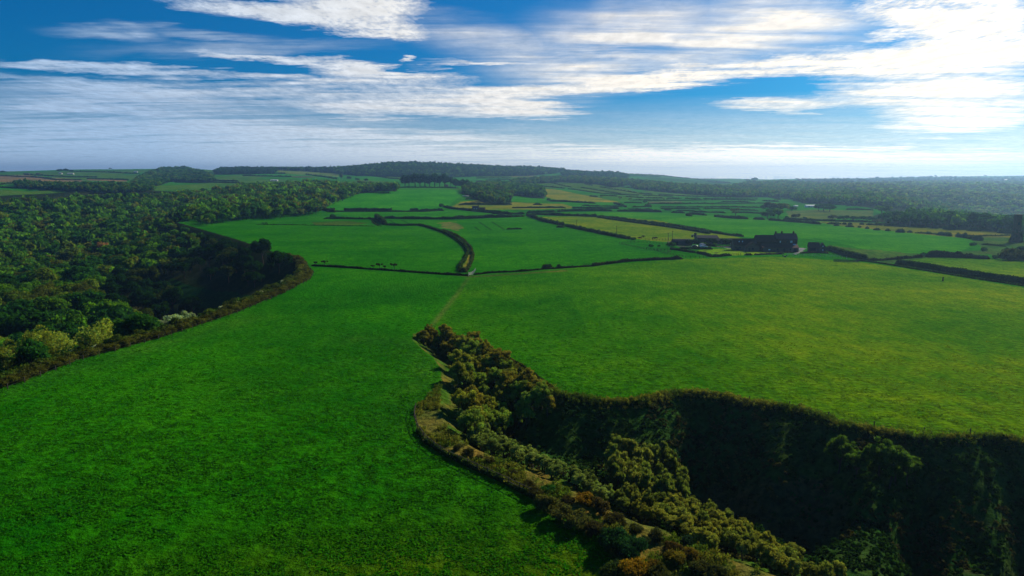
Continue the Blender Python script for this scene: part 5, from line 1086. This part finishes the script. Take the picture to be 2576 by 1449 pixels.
def farm():
    bx, by = hit1(*Fp(1480, 484)); bz = hz(bx, by)
    def X(zx): return (zx - 1480) * M_
    # tall house with the long lean-to in front
    h = thing('farmhouse', bx, by, bz, rz=R(-4), label='tall dark stone farmhouse with three chimneys and a long lean-to in front', cat='farmhouse')
    gabled(h, X(1715), X(2025), 4.4, 11.4, 6.6, 9.3, STONE, SLATE)
    gabled(h, X(1480), X(2010), .1, 4.35, 2.25, 4.1, STONE2, TILE, lean=True)
    for cx, zt in ((1725, 10.3), (1815, 10.4), (1990, 10.4)): chimney(h, X(cx), 7.9, 8.0, zt)
    window(h, X(1772), 4.4, 4.6, .6, .95); window(h, X(1935), 4.4, 4.6, 1.15, 1.05); window(h, X(1968), 4.4, 4.25 - 1.0 + 1.2 - 1.2 + 1.2, .01, .01) if 0 else None
    window(h, X(1880), 4.4, 4.6, .7, .9, WOOD, DGLASS)
    b = MB(); s_ = (4.1 - 2.25) / 4.25   # roof light in the lean-to slope
    b.poly([(X(1950), 2.6, 2.25 + 2.5 * s_ + .22), (X(1990), 2.6, 2.25 + 2.5 * s_ + .22), (X(1990), 3.7, 2.25 + 3.6 * s_ + .22), (X(1950), 3.7, 2.25 + 3.6 * s_ + .22)]); b.build('roof_light', GLASS, h)
    window(h, X(1580), .1, .9, 1.0, .6, WHITE, GLASS); window(h, X(1700), .1, .9, .9, .9, WOOD, DGLASS); window(h, X(1890), .1, .9, .9, .9, WOOD, DGLASS)
    door(h, X(1800), .1); door(h, X(1960), .1, 1.6, 2.0, DARKSH)
    # red-roofed middle range
    m = thing('stone_barn', bx, by, bz, rz=R(-4), label='red tiled stone barn joined to the left of the tall farmhouse', cat='barn')
    gabled(m, X(1425), X(1712), 4.6, 11.2, 5.1, 8.3, STONE, TILE)
    window(m, X(1520), 4.6, 2.9, .8, .9, WOOD, DGLASS); window(m, X(1640), 4.6, 4.1 - .2, .8, .8, WOOD, DGLASS); chimney(m, X(1500), 7.9, 7.4, 8.9, .5) if 0 else None
    # low left range
    l = thing('stone_cottage', bx, by, bz, rz=R(-4), label='low stone cottage with red roof at the left of the farm group', cat='cottage')
    gabled(l, X(1090), X(1422), 4.8, 11, 3.3, 6.3, STONE2, TILE)
    window(l, X(1120), 4.8, 1.2, .9, 1.0, WOOD, DGLASS); window(l, X(1180), 4.8, 1.2, .9, 1.0, WOOD, DGLASS); door(l, X(1150), 4.8)
    for q in (1165, 1215):
        b = MB(); s_ = 3.0 / 3.1; b.poly([(X(q), 5.9, 3.3 + 1.1 * s_ + .24), (X(q + 13), 5.9, 3.3 + 1.1 * s_ + .24), (X(q + 17), 6.5, 3.3 + 1.7 * s_ + .24), (X(q + 4), 6.5, 3.3 + 1.7 * s_ + .24)]); b.build('roof_light', GLASS, l)
    g1 = thing('gabled_wing', bx, by, bz, rz=R(-4), label='small gable ended stone wing facing the lawn in front of the cottage', cat='outbuilding')
    gabled(g1, X(1240), X(1440), .6, 4.75, 2.2, 5.0, STONE2, TILE, ridge='y'); window(g1, X(1340), .6, 1.0, 1.0, 1.0, WOOD, DGLASS); door(g1, X(1290), .6)
    # small outbuilding on the right
    rx, ry = hit1(*Fp(2150, 488)); o = thing('stone_outbuilding', rx, ry, rz=R(-16), label='small detached stone outbuilding with a gable window right of the farmhouse', cat='outbuilding')
    gabled(o, 0, 5.2, 0, 5.4, 2.6, 5.0, STONE, TILE); gabled(o, 5.3, 8.6, .4, 5.2, 2.6, 4.9, STONE2, TILE, ridge='y'); window(o, 6.95, .4, 2.9, .6, .7, WOOD, GLASS); window(o, 6.95, .4, .8, .7, .9, WOOD, GLASS)
    b = MB(); b.box(.6, 3.4, -.05, .02, .02, 2.1); b.build('door', DARKSH, o); window(o, 4.3, 0, 1.0, .7, .8, WOOD, DGLASS)
    # sheds
    sx, sy = hit1(*Fp(200, 388)); s1 = thing('arched_shed', sx, sy, label='round roofed farm shed with a pale sheeted front', cat='shed'); b = MB()
    prof = [(0, -.4)] + [(0, 2.0), (.6, 2.7), (1.6, 3.3), (2.9, 3.5), (4.2, 3.3), (5.2, 2.7), (5.8, 2.0)] + [(5.8, -.4)]
    b.prism(prof, -.4, 7.0, 'x'); b.build('roof', DARKSH, s1); b = MB(); b.box(7.02, 10.4, .1, 5.7, -.4, 3.0); b.build('wall', SHEET, s1); b = MB(); b.box(6.9, 10.6, -.1, 5.9, 3.01, 3.25); b.build('roof', DARKSH, s1); b = MB(); b.box(2.4, 6.9, -.12, -.02, 0, 2.6); b.build('panel', SHEET, s1)
    b = MB(); b.box(7.8, 9.6, .02, .09, .02, 2.5); b.build('door', STONE2, s1)
    sx, sy = hit1(*Fp(560, 372)); s2 = thing('long_shed', sx, sy, label='long low dark roofed shed behind the conifers', cat='shed')
    gabled(s2, 0, 12.5, 3, 11, 3.3, 4.6, SHEET, DARKSH); gabled(s2, 6, 20, -1.2, 2.9, 2.2, 3.2, SHEET, DARKSH)
    # dark conifers and hedges among the sheds
    tree_protos('conifer', 3, 600, 5.2, 1.6, 2.6, 22, .8, 900, .3, 'conifer_tree')
    for zx, zy, s, w, lb in [(400,392,.62,1.2,'dark conifer beside the pale shed front'),(450,394,.66,1.3,'broad dark conifer second from the pale shed front'),(500,394,.62,1.3,'dark conifer left of the green parked car'),(545,396,.5,1.2,'low dark conifer end next to the parked cars'),(675,385,.62,1.3,'dark conifer in the middle of the yard'),(730,388,.7,1.3,'tallest dark conifer in the middle of the yard'),(785,390,.7,1.2,'dark conifer right of the tallest one in the yard'),(900,392,.62,1.3,'dark conifer left of the cottage drive'),(960,395,.66,1.3,'broad dark conifer behind the drive'),(1020,395,.62,1.3,'dark conifer close to the cottage'),(1065,396,.55,1.2,'dark conifer touching the cottage corner')]:
        x, y = hit1(*Fp(zx, zy)); place('conifer', x, y, s * w * 1.35, lb, 'tree', None, (.012, .05, .010), np.random.default_rng(zx), sz=s * 1.25)
    # vehicles
    for zx, zy, rz, m_, lb, v in [(615,398,R(15),CARW,'silver car parked farthest back by the round bushes',0),(625,425,R(12),CARW,'silver car parked nearer by the clipped hedge',0),(510,425,R(-8),CARD,'dark green car parked left of the silver cars',0),(1035,415,R(80),CARD,'dark van parked beside the cottage',1),(2215,470,R(-20),CARW,'silver car parked by the small stone outbuilding',0)]:
        x, y = hit1(*Fp(zx, zy)); car(x, y, rz, m_, lb, 'parked_van' if v else 'parked_car', v)
    x, y = hit1(*Fp(487, 268)); t = thing('tractor', x, y, label='dark tractor standing behind the sheds', cat='tractor'); b = MB(); b.box(-1.6, .2, -.5, .5, .8, 1.5); b.build('body', CARD, t); b = MB(); b.box(.2, 1.5, -.7, .7, .8, 2.6); b.build('cab', DARKSH, t)
    for px, rr_ in ((-1.2, .45), (1.0, .8)):
        for s in (-1, 1): b = MB(); b.tube((px, s * .7, rr_), (px, s * 1.05, rr_), rr_, None, 14); b.build('wheel', RUBBER, t)
    # garden things
    for zx, zy, lb in [(650,485,'left picnic table on the bright lawn'),(812,515,'front picnic table on the bright lawn'),(130,490,'picnic table in the paddock strip left of the lawn')]:
        x, y = hit1(*Fp(zx, zy)); t = thing('picnic_table', x, y, rz=R(15), label=lb, cat='table'); b = MB(); b.box(-.9, .9, -.38, .38, .72, .77); b.build('table_top', WOOD, t)
        for s in (-1, 1): b = MB(); b.box(-.9, .9, s * .72 - .14, s * .72 + .14, .43, .47); b.build('bench_seat', WOOD, t)
        for q in (-.6, .6): b = MB(); b.tube((q, -.7, 0), (q, -.2, .72), .05); b.tube((q, .7, 0), (q, .2, .72), .05); b.tube((q, -.75, .4), (q, .75, .4), .04); b.build('leg', WOOD, t)
    def frame(zx, zy, w, hh, name, lb, cat): 
        x, y = hit1(*Fp(zx, zy)); t = thing(name, x, y, label=lb, cat=cat)
        for s in (-1, 1): b = MB(); b.tube((s * w / 2, 0, -.2), (s * w / 2, 0, hh), .05); b.build('post', PALEW, t)
        b = MB(); b.tube((-w / 2, 0, hh), (w / 2, 0, hh), .05); b.build('crossbar', PALEW, t); return t
    t = frame(920, 466, 1.9, .95, 'goal_frame', 'small pale goal frame on the bright lawn', 'goal'); b = MB()
    for s in (-1, 1): b.tube((s * .95, 0, .95), (s * .95, 1.0, 0), .035)
    b.tube((-.95, 1, .02), (.95, 1, .02), .035); b.build('back_frame', PALEW, t)
    frame(1188, 530, 1.8, 1.9, 'garden_gateway', 'pale timber gateway in the lawn fence', 'gateway')
    x, y = hit1(*Fp(845, 438)); t = thing('swing_set', x, y, rz=R(12), label='a-frame swing set at the back of the lawn', cat='swing')
    for s in (-1.1, 1.1): b = MB(); b.tube((s, -.8, -.1), (s, 0, 1.95), .05); b.tube((s, .8, -.1), (s, 0, 1.95), .05); b.build('a_frame', WOOD, t)
    b = MB(); b.tube((-1.1, 0, 1.95), (1.1, 0, 1.95), .05); b.build('crossbar', WOOD, t); b = MB(); b.tube((-.3, 0, 1.95), (-.3, 0, .5), .015); b.tube((.2, 0, 1.95), (.2, 0, .5), .015); b.box(-.35, .25, -.12, .12, .47, .5); b.build('swing_seat', WOOD, t)
    x, y = hit1(*Fp(1038, 420)); t = thing('yard_sign', x, y, label='small pale sign board standing at the drive beside the cottage', cat='sign'); b = MB(); b.tube((0, 0, -.2), (0, 0, .6), .05); b.build('post', WOOD, t); b = MB(); b.box(-.3, .3, -.03, .03, .6, 1.0); b.build('board', PALEW, t)
    x, y = hit1(*Fp(1805, 560)); t = thing('farm_trailer', x, y, label='small dark trailer standing on the field below the fence', cat='trailer'); b = MB(); b.box(-1.1, .9, -.6, .6, .45, .6); b.box(-1.1, -1.0, -.6, .6, .6, .95); b.box(.8, .9, -.6, .6, .6, .95); b.tube((.9, 0, .5), (1.9, 0, .45), .05); b.build('bed', DARKSH, t)
    for s in (-1, 1): b = MB(); b.tube((0, s * .62, .32), (0, s * .8, .32), .32, None, 12); b.build('wheel', RUBBER, t)
    # slatted pen in the field
    x, y = hit1(*Zp(4, 785, 1206)); t = thing('sheep_pen', x, y, rz=R(-7), label='low slatted timber pen in the field right of the farm', cat='pen'); b = MB()
    for i in range(18): q = -5.5 + i * .65; b.box(q, q + .1, -.6, -.5, -.1, 1.25); b.box(q, q + .1, .5, .6, -.1, 1.25)
    b.build('slats', WOOD, t); b = MB(); b.box(-5.6, 5.7, -.66, -.605, .4, .55); b.box(-5.6, 5.7, -.66, -.605, .95, 1.1); b.box(-5.6, 5.7, .605, .66, .4, .55); b.box(-5.6, 5.7, .605, .66, .95, 1.1); b.build('rails', WOOD, t)
    x, y = hit1(*Zp(4, 1759, 1398)); t = thing('scratching_post', x, y, label='lone timber stump post in the large right pasture', cat='post'); b = MB(); b.tube((0, 0, -.3), (0, 0, 1.5), .3, .22, 8); b.build('stump', WOOD, t); b = MB(); b.tube((0, 0, 1.5), (0, 0, 1.7), .3, .2, 8); b.build('cap', WOOD, t)
    # fences
    fence_run([Fp(1845,540),Fp(2000,545),Fp(2230,552),Fp(2400,560),Fp(2576,572),Fp(2700,586)], 'timber_fence', 'post and rail fence right of the farm trailer', 2.4, 1.2, 2, PALEW)
    fence_run([Fp(-200,448),Fp(0,466),Fp(110,478)], 'timber_fence', 'paddock fence on the far left of the farm', 2.2, 1.2)
    fence_run([Zp(3,1100,1030),Zp(3,1300,1075),Zp(3,1450,1100),Zp(3,1580,1135),Zp(3,1750,1162)], 'timber_fence', 'long paddock rail fence slanting down to the low hedge', 2.4, 1.2)
    fence_run([Zp(3,1430,1095),Zp(3,1560,1088),Zp(3,1640,1078)], 'timber_fence', 'cross fence between the two small paddocks', 2.2, 1.2)
    fence_run([Zp(3,1750,1166),Zp(3,1880,1166),Zp(3,2000,1160)], 'timber_fence', 'rail fence joining the paddock fence to the lawn hedge', 2.2, 1.2)
    fence_run([Zp(3,1080,1024),Zp(3,1200,1012),Zp(3,1350,1012),Zp(3,1500,1030),Zp(3,1570,1040)], 'timber_fence', 'rail fence along the top of the paddock', 2.6, 1.2)
    fence_run([Zp(3,1340,990),Zp(3,1450,992),Zp(3,1570,986),Zp(3,1600,984)], 'timber_fence', 'dark rail fence behind the paddock by the utility poles', 2.2, 1.3)
    fence_run([Fp(1035,540),Fp(1100,538),Fp(1160,536)], 'timber_fence', 'short fence between the lawn hedges', 1.3, 1.3)
    fence_run([Zp(3,720,1250),Zp(3,830,1243)], 'timber_fence', 'short timber hurdle in the low hedge right of the boxy thorns', 1.6, 1.4)
    FN = [flat(*p) for p in FENCE_LINE[:9]]; fence_run(FN, 'post_and_wire_fence', 'post and wire fence curving along the dry bank of the near ravine', 1.9, 1.15, 2, WOOD, .06, world=True)
    FR = [flat(*p) for p in [(1885,1012),(1960,1018),(2100,1058),(2200,1078),(2330,1094),(2440,1096)]]; fence_run(FR, 'post_and_wire_fence', 'sparse post and wire fence along the far rim of the ravine', 6, 1.15, 2, WOOD, .06, world=True, wire=True)
    LF = np.array(LV[2:10], float) + np.array([1.6, 0]); fence_run(LF, 'post_and_wire_fence', 'post and wire fence in front of the left bush belt', 4, 1.15, 2, WOOD, .06, world=True, wire=True)
    # hedge wall casting its shadow along the near fence: a low turf bank
    hedge([p for p in FN[2:]] + [flat(1400,1262)], .75, .8, 0, 'low turf bank carrying the near ravine fence', None, name='turf_bank', col=(.03, .06, .012), cat='bank', world=True, lump=.5)
    hedge([flat(*p) for p in [(1240,886),(1300,918),(1350,952),(1392,980)]], .8, .9, 0, 'low dark bank on the rim above the olive ravine trees', None, name='turf_bank', col=(.03, .04, .012), cat='bank', world=True, lump=.5)
    # field gate at the junction
    x, y = hit1(1184, 693); t = thing('field_gate', x, y, rz=R(65), label='pale weathered field gate at the meeting of the hedges', cat='gate')
    for q in (-1.7, 1.7): b = MB(); b.box(q - .09, q + .09, -.09, .09, -.3, 1.6); b.build('gate_post', PALEW, t)
    b = MB()
    for k in range(5): b.box(-1.6, 1.6, -.03, .03, .25 + k * .26, .36 + k * .26)
    b.build('bars', PALEW, t); b = MB(); b.tube((-1.55, -.05, .3), (1.55, -.05, 1.3), .04); b.build('brace', PALEW, t)
    fence_run([(1190,690),(1193,686),(1196,681)], 'timber_fence', 'short fence beside the pale field gate', 1.6, 1.2, 2, PALEW)
    # utility poles
    for zx, zy, hp, lb in [(363,790,10,'utility pole farthest away at the left of the lime field'),(650,868,22.5,'utility pole second from the left in the lime field'),(1052,943,26,'utility pole standing in the hedge of the lime field'),(1570,1000,22,'shorter utility pole by the sheds'),(1613,990,25,'taller utility pole by the sheds')]:
        x, y = hit1(*Zp(3, zx, zy)); d = depth(x, y); hh = hp / FP * d; t = thing('utility_pole', x, y, label=lb, cat='utility pole'); b = MB(); b.tube((0, 0, -.5), (0, 0, hh), .16, .11, 8); b.build('pole', WOOD, t); b = MB(); b.box(-.7, .7, -.06, .06, hh - .5, hh - .38); b.build('crossarm', WOOD, t)
    # grazing cattle
    for n_, zx, zy, a, lb in [(3,1318,960,.3,'dark cow grazing highest in the lime field'),(3,1285,975,3.3,'dark cow grazing left of the upper one in the lime field'),(3,1425,978,.2,'dark cow left of the pair by the paddock fence'),(3,1448,976,3.0,'dark cow right of the pair by the paddock fence'),(2,70,826,.3,'left one of two dark cows on the left field'),(2,104,825,2.9,'right one of two dark cows on the left field')]:
        cow(*Zp(n_, zx, zy), a, lb, 1.0)
    # tower
    x, y = hit1(2560, 610); d = depth(x, y); t = thing('stone_tower', x, y + 2, rz=R(-8), label='tall dark square stone chimney tower with ivy clad base at the right edge', cat='tower'); b = MB(); k = d / FP
    w = 12 * k / 2; h0 = 70 * k; b.prism([(-w * 1.12, -1), (w * 1.12, -1), (w, h0 * .5), (w, h0), (-w, h0), (-w, h0 * .5)], -w, w, 'y') if 0 else None
    V = []; 
    for zz_, ww in ((-1, w * 1.25), (h0 * .4, w * 1.1), (h0 * .99, w)): V += [(-ww, -ww, zz_), (ww, -ww, zz_), (ww, ww, zz_), (-ww, ww, zz_)]
    b.v = V; b.f = [(4 * q + i, 4 * q + (i + 1) % 4, 4 * q + 4 + (i + 1) % 4, 4 * q + 4 + i) for q in range(2) for i in range(4)] + [(8, 9, 10, 11)]; b.build('shaft', STONE, t)
    b = MB(); b.box(-w * 1.12, w * 1.12, -w * 1.12, w * 1.12, h0 * .97, h0); b.build('coping', STONE, t)
    b = MB(); b.box(-w * .35, w * .35, -w * 1.12, -w * 1.0, h0 * .62, h0 * .72); b.build('opening', DARKSH, t)
    gg = np.random.default_rng(77)
    for s in (-1, 1):
        bl = [(s * (w * (.9 + .9 * (1 - q)) + gg.normal() * .3), -w * .8 + gg.normal() * .5, q * h0 * .42 + .3, w * (.95 - .35 * q)) for q in np.linspace(0, 1, 9)]
        V, F, T = foliage(bl, 1400, .4, gg); o = obj('ivy', mesh('ivy', V, F, LEAF, False, T), t); o.color = (.016, .035, .012, 1)
    # stone farmhouse in the middle distance
    x, y = hit1(*Zp(2, 2165, 690)); k = depth(x, y) / FP / 4; t = thing('stone_farmhouse', x, y, label='grey stone farmhouse in the dark hedge beside the ochre field', cat='farmhouse')
    gabled(t, 10 * k, 75 * k, 0, 50 * k, 28 * k, 48 * k, STONE2, SLATE); gabled(t, 76 * k, 140 * k, 6 * k, 40 * k, 18 * k, 32 * k, STONE2, TILE); gabled(t, -45 * k, 9 * k, 4 * k, 36 * k, 10 * k, 22 * k, STONE2, DARKSH); chimney(t, 70 * k, 25 * k, 40 * k, 58 * k, 1.0)
    window(t, 30 * k, 0, 2, 1, 1.2); window(t, 55 * k, 0, 2, 1, 1.2)
    # far buildings, a few pixels each
    def far_house(n_, zx, zy, wpx, hpx, label, wall, roof, name='farm_building', cat='farm building'):
        x, y = hit1(*Zp(n_, zx, zy)); k = depth(x, y) / FP / 4; t = thing(name, x, y, label=label, cat=cat); w, hh = wpx * k, hpx * k
        gabled(t, -w / 2, w / 2, 0, max(6, w * .4), hh * .65, hh, wall, roof, z0=-3, over=.5)
        nw = 2 if w < 30 else 4
        for i in range(nw): window(t, -w / 2 + w * (i + .5) / nw, 0, hh * .2, min(2, w / 8), hh * .3, STEEL, DGLASS)
    WR = simple('pale_sheet_roof', (.75, .72, .62), .5, .1, .2); PW = simple('pale_render', (.55, .5, .42), .8, .1, .3)
    far_house(1, 605, 322, 30, 16, 'small pale farm building on the far left skyline', PW, WR); far_house(1, 705, 324, 60, 14, 'long pale shed right of the skyline farm building', PW, WR); far_house(1, 1362, 306, 32, 16, 'white building alone on the far left hillside', PW, WR, 'white_house', 'house'); far_house(1, 260, 324, 55, 12, 'red brown farm roofs on the far left skyline', STONE2, TILE); far_house(1, 380, 320, 40, 10, 'low building right of the red brown skyline roofs', STONE2, TILE)
    far_house(4, 440, 655, 105, 24, 'long white building among trees on the right', WHITE, WR, 'white_building', 'building'); far_house(4, 288, 650, 26, 14, 'small pale hut left of the long white building', WHITE, WR)
    far_house(4, 620, 394, 26, 10, 'tiny pale farm on the far right slope', PW, WR); far_house(4, 1878, 372, 44, 12, 'pale shed just below the far right ridge', PW, WR); far_house(4, 1825, 370, 40, 10, 'lower pale shed left of the ridge shed', PW, WR); far_house(4, 2195, 366, 26, 10, 'pale house under the dark ridge tree', PW, WR); far_house(4, 2405, 384, 40, 9, 'pale building near the right end of the far ridge', PW, WR); far_house(3, 2480, 422, 22, 16, 'tiny pale house in the trees below the low skyline', PW, WR)
    far_house(2, 1912, 448, 40, 22, 'grey village house under the tall tree row', STONE2, SLATE, 'village_house', 'house'); far_house(2, 2110, 425, 26, 28, 'pale village house between the dark trees', PW, SLATE, 'village_house', 'house'); far_house(2, 2245, 408, 60, 22, 'village house with low roof right of the trees', STONE2, SLATE, 'village_house', 'house'); far_house(2, 2025, 438, 60, 22, 'long village roof at the right end of the tall trees', STONE2, TILE, 'village_house', 'house'); far_house(2, 180, 392, 70, 16, 'pale roofed building at the top of the left slope wood', PW, WR)
    far_house(2, 2110, 545, 60, 8, 'low pale shelter beside the pale bush at the field corner', PW, WR)
    # the white building has a sheet roof; a lane crosses behind the farm between its hedges
left_wood(); woods(); single_trees(); hedges(); shrubs(); farm(); build_ground()
if HAZE: build_haze()
